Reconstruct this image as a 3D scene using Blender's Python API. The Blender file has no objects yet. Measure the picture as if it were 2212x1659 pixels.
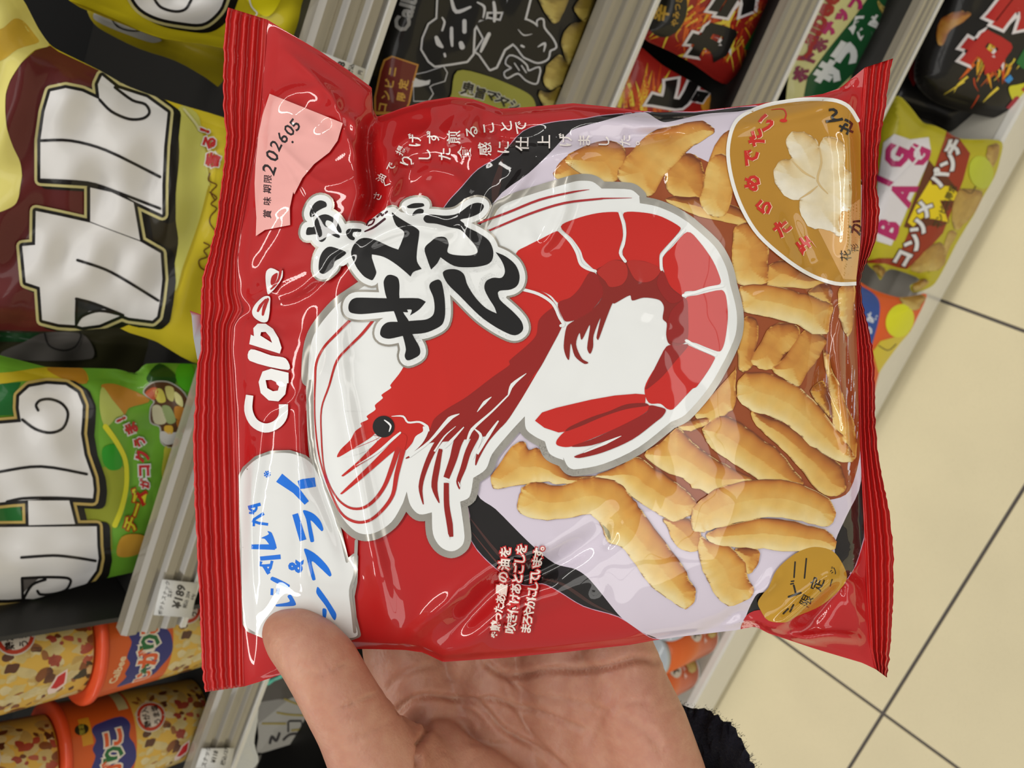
import bpy, math, random
import numpy as np
from mathutils import Matrix, Vector
from mathutils.geometry import tessellate_polygon

# ---------------------------------------------------------------- camera, world, lights, exposure
F, CX, CY, H = 1621.0, 1106.0, 829.5, 1.40
def _n(v): v = np.array(v, float); return v / np.linalg.norm(v)
_Y = _n((-1814, -1192, F)); _D = _n((1353, 146, F)); _D = _n(_D - (_D @ _Y) * _Y); _X = np.cross(_Y, -_D)
if _X @ _n((2606, -6170, -F)) < 0: _X = -_X
R = np.array([_X, _Y, -_D])                 # world axes (x along the shelf, y into it, z up) seen by the camera
C0 = np.array([0, 0, H])
scene = bpy.context.scene
col = scene.collection
cam = bpy.data.cameras.new('camera'); camo = bpy.data.objects.new('camera', cam); col.objects.link(camo)
rx, dn, fw = R[:, 0], R[:, 1], R[:, 2]
camo.matrix_world = Matrix(((rx[0], -dn[0], -fw[0], 0), (rx[1], -dn[1], -fw[1], 0), (rx[2], -dn[2], -fw[2], H), (0, 0, 0, 1)))
cam.sensor_width = 36; cam.lens = F / 2212 * 36; cam.clip_start = 0.01
cam.dof.use_dof = True; cam.dof.focus_distance = 0.228; cam.dof.aperture_fstop = 24
scene.camera = camo
scene.view_settings.view_transform = 'Standard'; scene.view_settings.look = 'None'
scene.view_settings.gamma = 1; scene.view_settings.use_curve_mapping = False
scene.view_settings.exposure = 0.1
w = bpy.data.worlds.new('world'); scene.world = w; w.use_nodes = True
w.node_tree.nodes['Background'].inputs[0].default_value = (1.0, 0.97, 0.92, 1)
w.node_tree.nodes['Background'].inputs[1].default_value = 0.27
def strip(name, x, y, z, lx, ly, power, colr=(1, .97, .92)):
    l = bpy.data.lights.new(name, 'AREA'); l.shape = 'RECTANGLE'; l.size = lx; l.size_y = ly; l.energy = power; l.color = colr
    o = bpy.data.objects.new(name, l); o.location = (x, y, z); col.objects.link(o)
    return o
for k, yy in enumerate((0.30, -2.45, -4.2)):
    for j, xx in enumerate((-2.6, 0.0, 2.6)):
        strip('ceiling_tube', xx, yy, 2.6, 2.35, (0.12, 1.7, 1.7)[k], (13, 28, 28)[k])

# ---------------------------------------------------------------- helpers
def lin(c):
    c = np.array(c, float) / 255
    return np.where(c <= 0.04045, c / 12.92, ((c + 0.055) / 1.055) ** 2.4)
def dirs(px, py):
    px = np.asarray(px, float); py = np.asarray(py, float)
    v = np.stack([(px - CX) / F, (py - CY) / F, np.ones_like(px)], -1)
    return v @ R.T
def W(px, py, d): return C0 + dirs(px, py) * np.asarray(d, float)[..., None]
def aty(px, py, y):
    r = dirs(px, py); t = y / r[1]; return C0 + r * t
def atz(px, py, z):
    r = dirs(px, py); t = (z - H) / r[2]; return C0 + r * t

def newmat(name):
    m = bpy.data.materials.new(name); m.use_nodes = True
    return m, m.node_tree, m.node_tree.nodes['Principled BSDF']
def noise(nt, scale, detail=3, vec=None):
    n = nt.nodes.new('ShaderNodeTexNoise'); n.inputs['Scale'].default_value = scale; n.inputs['Detail'].default_value = detail
    tc = nt.nodes.new('ShaderNodeTexCoord'); nt.links.new(tc.outputs['Object'], n.inputs['Vector'])
    return n
def mix(nt, a, b, fac, mode='MIX'):
    m = nt.nodes.new('ShaderNodeMix'); m.data_type = 'RGBA'; m.blend_type = mode
    for s, v in ((m.inputs[0], fac), (m.inputs[6], a), (m.inputs[7], b)):
        if hasattr(v, 'is_linked') or hasattr(v, 'links'): nt.links.new(v, s)
        elif isinstance(v, (int, float)): s.default_value = v
        else: s.default_value = (*v, 1)
    return m.outputs[2]
def attr_mat(name, rough=0.35, coat=0.6, coatr=0.12, amount=0.06, scale=400, food=0.0, spec=0.5, bump=0.0, bscale=500):
    m, nt, b = newmat(name)
    a = nt.nodes.new('ShaderNodeAttribute'); a.attribute_name = 'tint'
    n = noise(nt, scale, 4)
    r = nt.nodes.new('ShaderNodeMapRange'); r.inputs[1].default_value = 0.3; r.inputs[2].default_value = 2.0
    r.inputs[3].default_value = 1 - amount - food; r.inputs[4].default_value = 1 + amount * 0.4 + food * 0.35
    nt.links.new(n.outputs[0], r.inputs[0])
    v = nt.nodes.new('ShaderNodeVectorMath'); v.operation = 'SCALE'
    nt.links.new(a.outputs['Color'], v.inputs[0]); nt.links.new(r.outputs[0], v.inputs['Scale'])
    nt.links.new(v.outputs[0], b.inputs['Base Color'])
    b.inputs['Roughness'].default_value = rough; b.inputs['Specular IOR Level'].default_value = spec
    b.inputs['Coat Weight'].default_value = coat; b.inputs['Coat Roughness'].default_value = coatr
    if bump:
        bn = nt.nodes.new('ShaderNodeBump'); bn.inputs['Strength'].default_value = bump; bn.inputs['Distance'].default_value = 0.0006
        n2 = noise(nt, bscale, 3); nt.links.new(n2.outputs[0], bn.inputs['Height'])
        nt.links.new(bn.outputs[0], b.inputs['Normal'])
    return m
def plain(name, rgb, rough=0.5, metal=0.0, coat=0.0, amount=0.05, scale=60, bump=0.0, bscale=200, trans=0.0):
    m, nt, b = newmat(name)
    n = noise(nt, scale, 4); c = lin(rgb)
    nt.links.new(mix(nt, tuple(c * (1 - amount)), tuple(np.minimum(c * (1 + amount), 1)), n.outputs[0]), b.inputs['Base Color'])
    b.inputs['Roughness'].default_value = rough; b.inputs['Metallic'].default_value = metal
    b.inputs['Coat Weight'].default_value = coat; b.inputs['Transmission Weight'].default_value = trans
    if bump:
        bn = nt.nodes.new('ShaderNodeBump'); bn.inputs['Strength'].default_value = bump; bn.inputs['Distance'].default_value = 0.001
        n2 = noise(nt, bscale, 4); nt.links.new(n2.outputs[0], bn.inputs['Height']); nt.links.new(bn.outputs[0], b.inputs['Normal'])
    return m
FILM = attr_mat('printed_film', rough=0.5, coat=1.0, coatr=0.03, amount=0.05, scale=90, spec=0.2)
FOOD = attr_mat('printed_food_picture', rough=0.5, coat=1.0, coatr=0.03, amount=0.05, scale=330, food=0.18, spec=0.25)
FILMB = attr_mat('printed_film_matte', rough=0.5, coat=0.35, coatr=0.1, amount=0.08, scale=60, spec=0.2)
FOODB = attr_mat('printed_food_on_cup', rough=0.45, coat=0.3, coatr=0.2, amount=0.05, scale=110, food=0.35)
FOIL = attr_mat('silver_foil_ink', rough=0.3, coat=0.3, coatr=0.08, amount=0.22, scale=160)
FOIL.node_tree.nodes['Principled BSDF'].inputs['Metallic'].default_value = 0.55
MATS = [FILM, FOOD, FOIL, FILMB, FOODB]

def frame(x0, y0, s): return lambda *p: [(x0 + p[i] / s, y0 + p[i + 1] / s) for i in range(0, len(p), 2)]
A = frame(0, 0, 3.95); B = frame(0, 400, 3.95); Cc = frame(0, 780, 3.95); Dd = frame(0, 1180, 3.464); Ee = frame(400, 1300, 4.424)
G = frame(540, 0, 3.95); Hh = frame(1000, 0, 3.95); I = frame(1500, 0, 3.107); J = frame(1750, 200, 2.963); K = frame(1300, 1150, 2.4254)
L = frame(400, 0, 3.95); M = frame(400, 380, 3.77); N = frame(400, 780, 3.77); O = frame(400, 1150, 3.26); P = frame(780, 200, 4.148)
Q = frame(640, 400, 3.95); Rr = frame(640, 780, 3.687); S = frame(1100, 420, 3.95); T = frame(1100, 800, 3.95); U = frame(1160, 200, 4.148)
V = frame(1500, 180, 3.607); Ww = frame(1500, 600, 3.607); X = frame(1400, 1000, 3.457); Yy = frame(900, 1100, 3.687); Z = frame(0, 0, 1)

def sm(pts, closed=True, n=4):
    """Catmull-Rom through pts; a repeated point is a corner."""
    p = np.array(pts, float); k = len(p); out = []
    rng = range(k) if closed else range(k - 1)
    for i in rng:
        p0 = p[(i - 1) % k] if closed or i > 0 else p[i]
        p1 = p[i]; p2 = p[(i + 1) % k]
        p3 = p[(i + 2) % k] if closed or i < k - 2 else p2
        if np.allclose(p1, p2): continue
        l = np.linalg.norm(p2 - p1)
        m1 = (p2 - p0) / 2; m2 = (p3 - p1) / 2
        for m_ in (m1, m2):
            q = np.linalg.norm(m_)
            if q > l: m_ *= l / q
        if np.allclose(p0, p1): m1 = (p2 - p1) * 0.5
        if np.allclose(p2, p3): m2 = (p2 - p1) * 0.5
        for t in np.arange(n) / n:
            t2, t3 = t * t, t * t * t
            out.append((2*t3-3*t2+1)*p1 + (t3-2*t2+t)*m1 + (-2*t3+3*t2)*p2 + (t3-t2)*m2)
    if not closed: out.append(p[-1])
    return np.array(out)
def tess(loops):
    loops = [[Vector((a[0], a[1], 0)) for a in l] for l in loops]
    flat = np.array([(v.x, v.y) for l in loops for v in l])
    tri = tessellate_polygon(loops)
    return flat[np.array(tri, int).reshape(-1, 3)] if tri else np.zeros((0, 3, 2))
def subdiv(t, Lm):
    """conforming split of a triangle soup until every edge is shorter than Lm"""
    for _ in range(12):
        if len(t) == 0: break
        a, b, c = t[:, 0], t[:, 1], t[:, 2]
        ab, bc, ca = (a + b) / 2, (b + c) / 2, (c + a) / 2
        f = np.stack([np.linalg.norm(a - b, axis=1) > Lm, np.linalg.norm(b - c, axis=1) > Lm, np.linalg.norm(c - a, axis=1) > Lm], 1)
        code = f @ np.array([1, 2, 4])
        if not code.any(): break
        out = [t[code == 0]]
        st = lambda m, *q: [np.stack([x[m] for x in tri], 1) for tri in q]
        for m_, qs in ((code == 1, ((a, ab, c), (ab, b, c))), (code == 2, ((b, bc, a), (bc, c, a))), (code == 4, ((c, ca, b), (ca, a, b))),
                       (code == 3, ((ab, b, bc), (a, ab, bc), (a, bc, c))), (code == 6, ((bc, c, ca), (b, bc, ca), (b, ca, a))),
                       (code == 5, ((ca, a, ab), (c, ca, ab), (c, ab, b))), (code == 7, ((a, ab, ca), (ab, b, bc), (ca, bc, c), (ab, bc, ca)))):
            if m_.any(): out += st(m_, *qs)
        t = np.concatenate(out)
    return t
def pdist(px, py, poly, closed=True):
    """distance to a polyline, and the direction to its nearest point"""
    p = np.asarray(poly, float); q = np.roll(p, -1, 0) if closed else p[1:]
    if not closed: p = p[:-1]
    best = np.full(np.shape(px), 1e9); bx = np.zeros(np.shape(px)); by = np.zeros(np.shape(px))
    for (x1, y1), (x2, y2) in zip(p, q):
        dx, dy = x2 - x1, y2 - y1; l2 = dx * dx + dy * dy
        if l2 < 1e-9: continue
        t = np.clip(((px - x1) * dx + (py - y1) * dy) / l2, 0, 1)
        ex, ey = x1 + t * dx - px, y1 + t * dy - py; d = np.hypot(ex, ey); m_ = d < best
        best = np.where(m_, d, best); bx = np.where(m_, ex, bx); by = np.where(m_, ey, by)
    return best, bx, by
_tc = {}
def glyphs(s, bold):
    k = (s, bold)
    if k not in _tc:
        c = bpy.data.curves.new('t', 'FONT'); c.body = s; c.size = 1; c.offset = bold; c.resolution_u = 2
        c.align_x = 'CENTER'; c.fill_mode = 'FRONT' if hasattr(c, 'fill_mode') else c.fill_mode
        o = bpy.data.objects.new('t', c); m = o.to_mesh()
        v = np.zeros(len(m.vertices) * 3); m.vertices.foreach_get('co', v); v = v.reshape(-1, 3)[:, :2]
        m.calc_loop_triangles(); t = np.zeros(len(m.loop_triangles) * 3, int); m.loop_triangles.foreach_get('vertices', t)
        t = t.reshape(-1, 3); o.to_mesh_clear(); bpy.data.objects.remove(o); bpy.data.curves.remove(c)
        v = v.copy(); v[:, 1] -= 0.37
        _tc[k] = v[t] if len(t) else np.zeros((0, 3, 2))
    return _tc[k]

class Art:
    """Flat print laid on a surface. Shapes are triangles in (px,py) sight lines, dropped on the surface by depth(px,py)."""
    def __init__(self, depth, step=9, eps=3.5e-5, clip=None, mat=0, smooth=False):
        self.smooth = smooth
        self.depth, self.step, self.eps, self.clip, self.mat = depth, step, eps, clip, mat
        self.t, self.l, self.c, self.m = [], [], [], []; self.auto = 1.0
    def tri(self, t, colr, layer=None, mat=None, step=None, vcol=None):
        if layer is None: self.auto += 0.5; layer = self.auto
        t = subdiv(np.asarray(t, float), step or self.step)
        if len(t) == 0: return
        self.t.append(t); self.l.append(np.full(len(t), layer)); self.m.append(np.full(len(t), self.mat if mat is None else mat))
        if vcol is None: vc = np.broadcast_to(lin(colr), (len(t), 3, 3))
        else: vc = vcol(t[..., 0], t[..., 1])
        self.c.append(np.array(vc))
    def poly(self, pts, colr, layer=None, s=None, holes=(), **k):
        s = self.smooth if s is None else s
        p = sm(pts) if s else np.array(pts, float)
        self.tri(tess([p] + [sm(h) if s else h for h in holes]), colr, layer, **k)
        return p
    def stroke(self, pts, wd, colr, layer=None, s=True, closed=False, caps=True, **k):
        if layer is None: self.auto += 0.5; layer = self.auto
        wd = np.atleast_1d(np.array(wd, float)); pts = np.array(pts, float)
        kk = 4
        p = sm(pts, closed, kk) if s else (np.vstack([pts, pts[:1]]) if closed else pts)
        if closed and s: p = np.vstack([p, p[:1]])
        ws = np.interp(np.linspace(0, 1, len(p)), np.linspace(0, 1, len(wd)), wd) / 2 if len(wd) > 1 else np.full(len(p), wd[0] / 2)
        d = np.gradient(p, axis=0)
        if closed: d[0] = d[-1] = p[1] - p[-2]
        d /= np.maximum(np.linalg.norm(d, axis=1, keepdims=True), 1e-9); nn = np.stack([-d[:, 1], d[:, 0]], 1)
        a = p + nn * ws[:, None]; b = p - nn * ws[:, None]
        t = np.concatenate([np.stack([a[:-1], a[1:], b[:-1]], 1), np.stack([b[:-1], a[1:], b[1:]], 1)])
        if caps and not closed:
            an = np.linspace(0, 2 * np.pi, 11)[:-1]
            for q in (0, -1):
                c = p[q] + ws[q] * np.stack([np.cos(an), np.sin(an)], 1)
                t = np.concatenate([t, np.stack([np.broadcast_to(p[q], c.shape), c, np.roll(c, -1, 0)], 1)])
        self.tri(t, colr, layer, **k)
    def halo(self, pts, r, colr, layer=None, s=True, fill=True, **k):
        """outline fattened by r: fill + capsules round the edge"""
        if layer is None: self.auto += 0.5; layer = self.auto
        p = sm(pts, True, 3) if s else np.array(pts, float); q = np.roll(p, -1, 0)
        d = q - p; ln = np.linalg.norm(d, axis=1); ok = ln > 1e-6; p2, q2, d2 = p[ok], q[ok], d[ok] / ln[ok][:, None]
        nn = np.stack([-d2[:, 1], d2[:, 0]], 1) * r
        t = [np.stack([p2 + nn, q2 + nn, p2 - nn], 1), np.stack([p2 - nn, q2 + nn, q2 - nn], 1)]
        an = np.linspace(0, 2 * np.pi, 13)[:-1]; c = r * np.stack([np.cos(an), np.sin(an)], 1)
        t.append(np.stack([np.repeat(p2, 12, 0), (p2[:, None] + c[None]).reshape(-1, 2), (p2[:, None] + np.roll(c, -1, 0)[None]).reshape(-1, 2)], 1))
        if fill: t.append(tess([p]))
        self.tri(np.concatenate(t), colr, layer, **k)
    def text(self, s, x, y, ang, size, colr, layer=None, bold=0.0, up=None, sx=1.0, halo=None, hb=0.05, **k):
        def place(b, c_, ly):
            g = glyphs(s, b); a = math.radians(ang); e1 = np.array([math.cos(a), math.sin(a)]) * size * sx
            e2 = np.array([math.sin(a), -math.cos(a)]) * size if up is None else np.array([math.cos(math.radians(up)), math.sin(math.radians(up))]) * size
            self.tri(np.array([x, y]) + g[..., :1] * e1 + g[..., 1:] * e2, c_, ly, **k)
        if layer is None: self.auto += 0.5; layer = self.auto
        if halo is not None: place(bold + hb, halo, layer); self.auto += 0.5; layer += 0.5
        place(bold, colr, layer)
    def disc(self, x, y, rx_, colr, layer=None, ry=None, rot=0, **k):
        an = np.linspace(0, 2 * np.pi, 25)[:-1]; r = math.radians(rot); ry = ry or rx_
        p = np.stack([rx_ * np.cos(an), ry * np.sin(an)], 1) @ np.array([[math.cos(r), math.sin(r)], [-math.sin(r), math.cos(r)]]) + (x, y)
        self.poly(p, colr, layer, **k); return p
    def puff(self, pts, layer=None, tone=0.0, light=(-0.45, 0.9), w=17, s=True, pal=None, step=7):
        """a snack in the printed picture: pale on its lit flank, its shading printed darker on the other"""
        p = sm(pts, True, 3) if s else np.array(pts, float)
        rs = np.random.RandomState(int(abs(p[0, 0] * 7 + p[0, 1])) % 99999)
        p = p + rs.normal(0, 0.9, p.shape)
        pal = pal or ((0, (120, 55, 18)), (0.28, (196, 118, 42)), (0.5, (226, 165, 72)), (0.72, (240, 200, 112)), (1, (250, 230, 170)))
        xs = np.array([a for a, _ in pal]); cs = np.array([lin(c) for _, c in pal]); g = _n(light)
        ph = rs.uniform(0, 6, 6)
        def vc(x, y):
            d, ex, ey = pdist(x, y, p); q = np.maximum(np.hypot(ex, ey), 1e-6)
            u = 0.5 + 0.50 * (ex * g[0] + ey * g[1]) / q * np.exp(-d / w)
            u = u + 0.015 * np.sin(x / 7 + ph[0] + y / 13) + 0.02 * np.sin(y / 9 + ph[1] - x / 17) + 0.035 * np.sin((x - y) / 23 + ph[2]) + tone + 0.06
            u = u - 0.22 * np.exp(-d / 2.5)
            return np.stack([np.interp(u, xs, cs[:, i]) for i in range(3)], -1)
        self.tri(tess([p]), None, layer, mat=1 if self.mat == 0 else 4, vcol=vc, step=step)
    def build(self, name, parent=None):
        t = np.concatenate(self.t); l = np.concatenate(self.l); c = np.concatenate(self.c); m = np.concatenate(self.m)
        x, y, ly = t[..., 0].ravel(), t[..., 1].ravel(), np.repeat(l, 3)
        if self.clip: x, y = self.clip(x, y)
        key = np.round(np.stack([x, y, ly, np.repeat(m, 3)], 1), 3)
        _, idx, inv = np.unique(key, axis=0, return_index=True, return_inverse=True); inv = inv.ravel()
        x, y, ly = x[idx], y[idx], ly[idx]
        f = inv.reshape(-1, 3); ok = (f[:, 0] != f[:, 1]) & (f[:, 1] != f[:, 2]) & (f[:, 0] != f[:, 2])
        pa = np.stack([x[f], y[f]], -1); ar = (pa[:, 1, 0]-pa[:, 0, 0])*(pa[:, 2, 1]-pa[:, 0, 1])-(pa[:, 1, 1]-pa[:, 0, 1])*(pa[:, 2, 0]-pa[:, 0, 0])
        ok &= np.abs(ar) > 1e-3; f = np.where((ar < 0)[:, None], f, f[:, ::-1])[ok]
        v, nr = surf(self.depth, x, y, ly * self.eps)
        return mesh(name, v, f, parent, colors=c.reshape(-1, 3)[idx], mats=MATS, midx=m[ok], normals=nr)

def surf(depth, x, y, off):
    dd = depth(x, y); v = W(x, y, dd - off); e = 2.0
    nr = np.cross(W(x, y + e, depth(x, y + e)) - W(x, y - e, depth(x, y - e)), W(x + e, y, depth(x + e, y)) - W(x - e, y, depth(x - e, y)))
    nr /= np.maximum(np.linalg.norm(nr, axis=1, keepdims=True), 1e-12)
    flip = np.sum(nr * (v - C0), 1) > 0; nr[flip] *= -1
    return v, nr
def mesh(name, v, f, parent=None, colors=None, mats=(), midx=None, normals=None, smooth=True):
    v = np.asarray(v, float)
    if parent is not None: org = np.array(parent.get('_o', (0, 0, 0)))
    else: org = v.mean(0) if len(v) else np.zeros(3)
    me = bpy.data.meshes.new(name)
    if isinstance(f, np.ndarray):
        k = f.shape[1]; me.vertices.add(len(v)); me.vertices.foreach_set('co', (v - org).ravel())
        me.loops.add(f.size); me.loops.foreach_set('vertex_index', f.ravel().astype(np.int32))
        me.polygons.add(len(f)); me.polygons.foreach_set('loop_start', np.arange(0, f.size, k, dtype=np.int32))
    else: me.from_pydata((v - org).tolist(), [], f)
    for m_ in mats: me.materials.append(m_)
    if midx is not None: me.polygons.foreach_set('material_index', np.asarray(midx, np.int32))
    me.update(calc_edges=True)
    if smooth: me.polygons.foreach_set('use_smooth', np.ones(len(me.polygons), bool))
    if colors is not None:
        a = me.color_attributes.new('tint', 'FLOAT_COLOR', 'POINT'); cc = np.ones((len(v), 4)); cc[:, :3] = colors; a.data.foreach_set('color', cc.ravel())
    if normals is not None: me.normals_split_custom_set_from_vertices(normals.tolist())
    o = bpy.data.objects.new(name, me); col.objects.link(o)
    if parent is not None: o.parent = parent
    else: o.location = org
    return o
def empty(name, loc, label=None, cat=None, group=None, kind=None):
    o = bpy.data.objects.new(name, None); o.empty_display_size = 0.02; col.objects.link(o); o.location = loc; o['_o'] = tuple(float(a) for a in loc)
    return tag(o, label, cat, group, kind)
def tag(o, label=None, cat=None, group=None, kind=None):
    for k, v in (('label', label), ('category', cat), ('group', group), ('kind', kind)):
        if v: o[k] = v
    return o
def boxm(name, a, b, mats, parent=None, bev=0.0):
    """box between two corners, edges bevelled"""
    import bmesh
    a = np.array(a, float); b = np.array(b, float); c = (a + b) / 2; s = np.abs(b - a)
    bm = bmesh.new(); bmesh.ops.create_cube(bm, size=1); bmesh.ops.scale(bm, vec=s, verts=bm.verts)
    if bev: bmesh.ops.bevel(bm, geom=bm.edges[:], offset=bev, segments=2, affect='EDGES', profile=0.7)
    org = np.array(parent['_o']) if parent is not None else c
    bmesh.ops.translate(bm, vec=c - org, verts=bm.verts)
    me = bpy.data.meshes.new(name); bm.to_mesh(me); bm.free()
    for m_ in mats: me.materials.append(m_)
    o = bpy.data.objects.new(name, me); col.objects.link(o)
    if parent is not None: o.parent = parent
    else: o.location = c
    return o
def extr(name, prof, x0, x1, mats, parent=None, smooth=False):
    """profile of (y, z) points swept along the shelf direction"""
    n = len(prof); v = [(x0, y, z) for y, z in prof] + [(x1, y, z) for y, z in prof]
    f = [(i, (i + 1) % n, n + (i + 1) % n, n + i) for i in range(n)] + [tuple(range(n))[::-1], tuple(range(n, 2 * n))]
    return mesh(name, v, f, parent, mats=mats, smooth=smooth)
# ---------------------------------------------------------------- the held snack bag
D0 = 0.234
LFT = np.array([(577,42),(572,130),(564,215),(556,290),(547,354),(538,400),(520,500),(512,560),(513,630),(524,669),(503,706),(501,751),(506,820),(513,939),(516,1045),(518,1178),(522,1273),(525,1365),(527,1483)], float)
RGT = np.array([(1868,146),(1864,208),(1859,291),(1862,402),(1860,513),(1850,600),(1849,683),(1853,794),(1856,933),(1861,1029),(1868,1174),(1873,1289),(1881,1405),(1892,1446)], float)
TOP = np.array([(577,42),(616,66),(692,111),(750,150),(803,189),(806,236),(814,252),(832,247),(869,233),(920,218),(975,209),(1021,214),(1081,235),(1142,231),(1238,223),(1300,229),(1365,237),(1425,243),(1497,240),(1558,234),(1618,227),(1666,220),(1777,203),(1815,190),(1845,165),(1868,146)], float)
BOT = np.array([(527,1483),(563,1472),(622,1452),(690,1418),(740,1402),(800,1402),(875,1404),(915,1410),(957,1430),(1090,1421),(1225,1408),(1361,1393),(1414,1383),(1472,1375),(1591,1361),(1631,1353),(1660,1368),(1762,1402),(1863,1432),(1892,1446)], float)
def bx(y): return np.interp(y, LFT[:, 1], LFT[:, 0]), np.interp(y, RGT[:, 1], RGT[:, 0])
def by(x): return np.interp(x, TOP[:, 0], TOP[:, 1]), np.interp(x, BOT[:, 0], BOT[:, 1])
SX, SY, ST = 400, -20, 2.0
gx, gy = np.meshgrid(SX + ST * np.arange(800), SY + ST * np.arange(790))
def box(a, r, it=2):
    for _ in range(it):
        for ax in (0, 1):
            p = np.pad(a, [(r + 1, r) if i == ax else (0, 0) for i in (0, 1)], mode='edge'); c = np.cumsum(p, ax)
            a = (np.take(c, range(2*r+1, c.shape[ax]), ax) - np.take(c, range(0, c.shape[ax]-2*r-1), ax)) / (2*r+1)
    return a
def pillow():
    lx, rx_ = bx(gy); ty, by_ = by(gx)
    ex = np.clip(np.minimum(gx - lx, rx_ - gx), 0, None); ey = np.clip(np.minimum(gy - ty, by_ - gy), 0, None)
    ux = np.clip(ex / 420, 0, 1); uy = np.clip(ey / 330, 0, 1)
    hx = 1 - (1 - ux) ** 2.0; hy = np.sqrt(np.clip(1 - (1 - uy) ** 2.4, 0, 1)) * 0.55 + 0.45 * (1 - (1 - uy) ** 2)
    h = 0.0175 * hx ** 0.85 * hy
    h = box(h, 5, 2)
    edge = np.clip(np.minimum(ex / 26, ey / 14), 0, 1)
    def bump(pts, amp, wd, soft=1.0, s=True):
        nonlocal h
        p = sm(pts, False, 3) if s else np.array(pts, float); mx = wd * 3.2
        j0, j1 = max(int((p[:, 0].min() - mx - SX) / ST), 0), min(int((p[:, 0].max() + mx - SX) / ST), 800)
        i0, i1 = max(int((p[:, 1].min() - mx - SY) / ST), 0), min(int((p[:, 1].max() + mx - SY) / ST), 790)
        if j1 <= j0 or i1 <= i0: return
        d, _, _ = pdist(gx[i0:i1, j0:j1], gy[i0:i1, j0:j1], p, False)
        prof = np.exp(-(d / wd) ** 2) if soft else np.exp(-d / wd * 1.4)
        # fade toward the ends of the crease
        e = np.hypot(gx[i0:i1, j0:j1] - p[-1, 0], gy[i0:i1, j0:j1] - p[-1, 1]); b = np.hypot(gx[i0:i1, j0:j1] - p[0, 0], gy[i0:i1, j0:j1] - p[0, 1])
        ln = np.linalg.norm(np.diff(p, axis=0), axis=1).sum()
        h[i0:i1, j0:j1] += amp * prof * np.clip(e / (ln * 0.22), 0, 1) * np.clip(b / (ln * 0.22), 0, 1)
    # long fold ridges that catch the ceiling tubes
    bump([(724,560),(727,640),(731,780),(744,875),(773,1024),(786,1092),(800,1165),(816,1230),(830,1300),(842,1359),(835,1395)], 0.0030, 24)
    bump([(600,870),(570,900),(558,990),(540,1110),(533,1230),(532,1330)], 0.0022, 16)
    bump([(655,842),(645,900),(645,990),(649,1125),(654,1250),(690,1330)], 0.0020, 22)
    bump([(690,640),(683,760),(668,860),(672,960),(700,1060),(735,1160),(765,1260)], -0.0030, 20)      # valley between the flap and the front
    bump([(560,905),(620,870),(655,842)], 0.0012, 10)
    # pinches from the left seal
    bump([(511,650),(560,628),(620,600),(690,575)], 0.0010, 12); bump([(511,655),(570,690),(650,720)], -0.0022, 18)
    bump([(511,645),(560,580),(600,520),(640,440)], -0.0014, 20); bump([(530,560),(600,640),(680,600),(740,560)], 0.0012, 14)
    bump([(511,640),(590,665),(665,640),(725,590)], -0.0012, 14)
    # notch fold at the upper left
    bump([(806,236),(793,300),(797,360),(803,430),(770,500)], -0.0105, 17); bump([(812,262),(825,330),(840,400),(860,450)], 0.0035, 24)
    bump([(600,95),(650,140),(692,180),(725,225),(745,290),(790,365)], 0.0034, 16, 0)
    bump([(725,240),(765,265),(790,330)], 0.0026, 12); bump([(570,270),(620,205),(690,195),(722,215),(690,260),(640,275)], 0.0022, 20)
    bump([(560,275),(620,330),(700,400),(795,370)], 0.0014, 12, 0); bump([(562,280),(610,350),(660,440),(690,520)], 0.0012, 9, 0)
    bump([(640,300),(660,240),(750,300)], -0.0014, 18)
    # upper edge tucks
    bump([(830,440),(845,350),(880,300),(960,290),(1080,262)], 0.0030, 22); bump([(800,520),(830,440),(900,330)], 0.0016, 12, 0)
    bump([(1081,235),(1040,270),(1100,300),(1200,290)], -0.0030, 18); bump([(880,400),(930,370),(980,380),(1020,420)], 0.0016, 14)
    bump([(920,225),(935,260),(900,300)], 0.0014, 10, 0); bump([(1020,225),(980,260),(960,330)], 0.0012, 12, 0)
    bump([(1230,262),(1330,262),(1430,272),(1540,262)], 0.0024, 14); bump([(1215,300),(1330,305),(1420,290),(1500,268)], -0.0026, 16)
    bump([(1160,345),(1240,325),(1330,312)], 0.0020, 14); bump([(1235,322),(1225,400),(1212,470),(1170,530),(1130,500)], 0.0018, 16)
    bump([(1022,420),(1015,480),(1010,540)], 0.0016, 14); bump([(1160,340),(1100,420),(1065,440),(1040,520)], 0.0022, 16)
    bump([(690,560),(790,520),(880,490),(960,500),(1020,480)], 0.0026, 18); bump([(820,450),(800,500),(740,560),(690,610)], -0.0016, 14)
    # right end
    bump([(1862,200),(1770,235),(1660,262),(1560,290)], 0.0022, 16); bump([(1862,180),(1780,190),(1700,215)], -0.0022, 12)
    bump([(1800,230),(1832,300),(1838,420),(1835,520),(1815,610)], 0.0048, 24); bump([(1850,600),(1800,650),(1740,560),(1690,420)], -0.0016, 20)
    bump([(1850,610),(1812,700),(1808,780),(1830,900),(1845,1020)], 0.0044, 20); bump([(1800,640),(1795,760),(1770,880)], -0.0030, 22)
    bump([(1850,600),(1780,560),(1700,610),(1620,640)], 0.0013, 16, 0)
    # lower right corner folds
    bump([(1872,1300),(1820,1250),(1760,1290),(1690,1345),(1640,1352)], 0.0048, 16); bump([(1872,1230),(1810,1262),(1760,1330),(1720,1360)], -0.0032, 18)
    bump([(1880,1385),(1800,1372),(1720,1380),(1670,1372)], 0.0034, 10); bump([(1878,1350),(1835,1300),(1825,1250)], 0.0020, 10, 0)
    bump([(1640,1345),(1600,1320),(1560,1345),(1500,1365)], -0.0020, 12); bump([(1614,1290),(1650,1275),(1680,1240)], 0.0012, 12)
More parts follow.
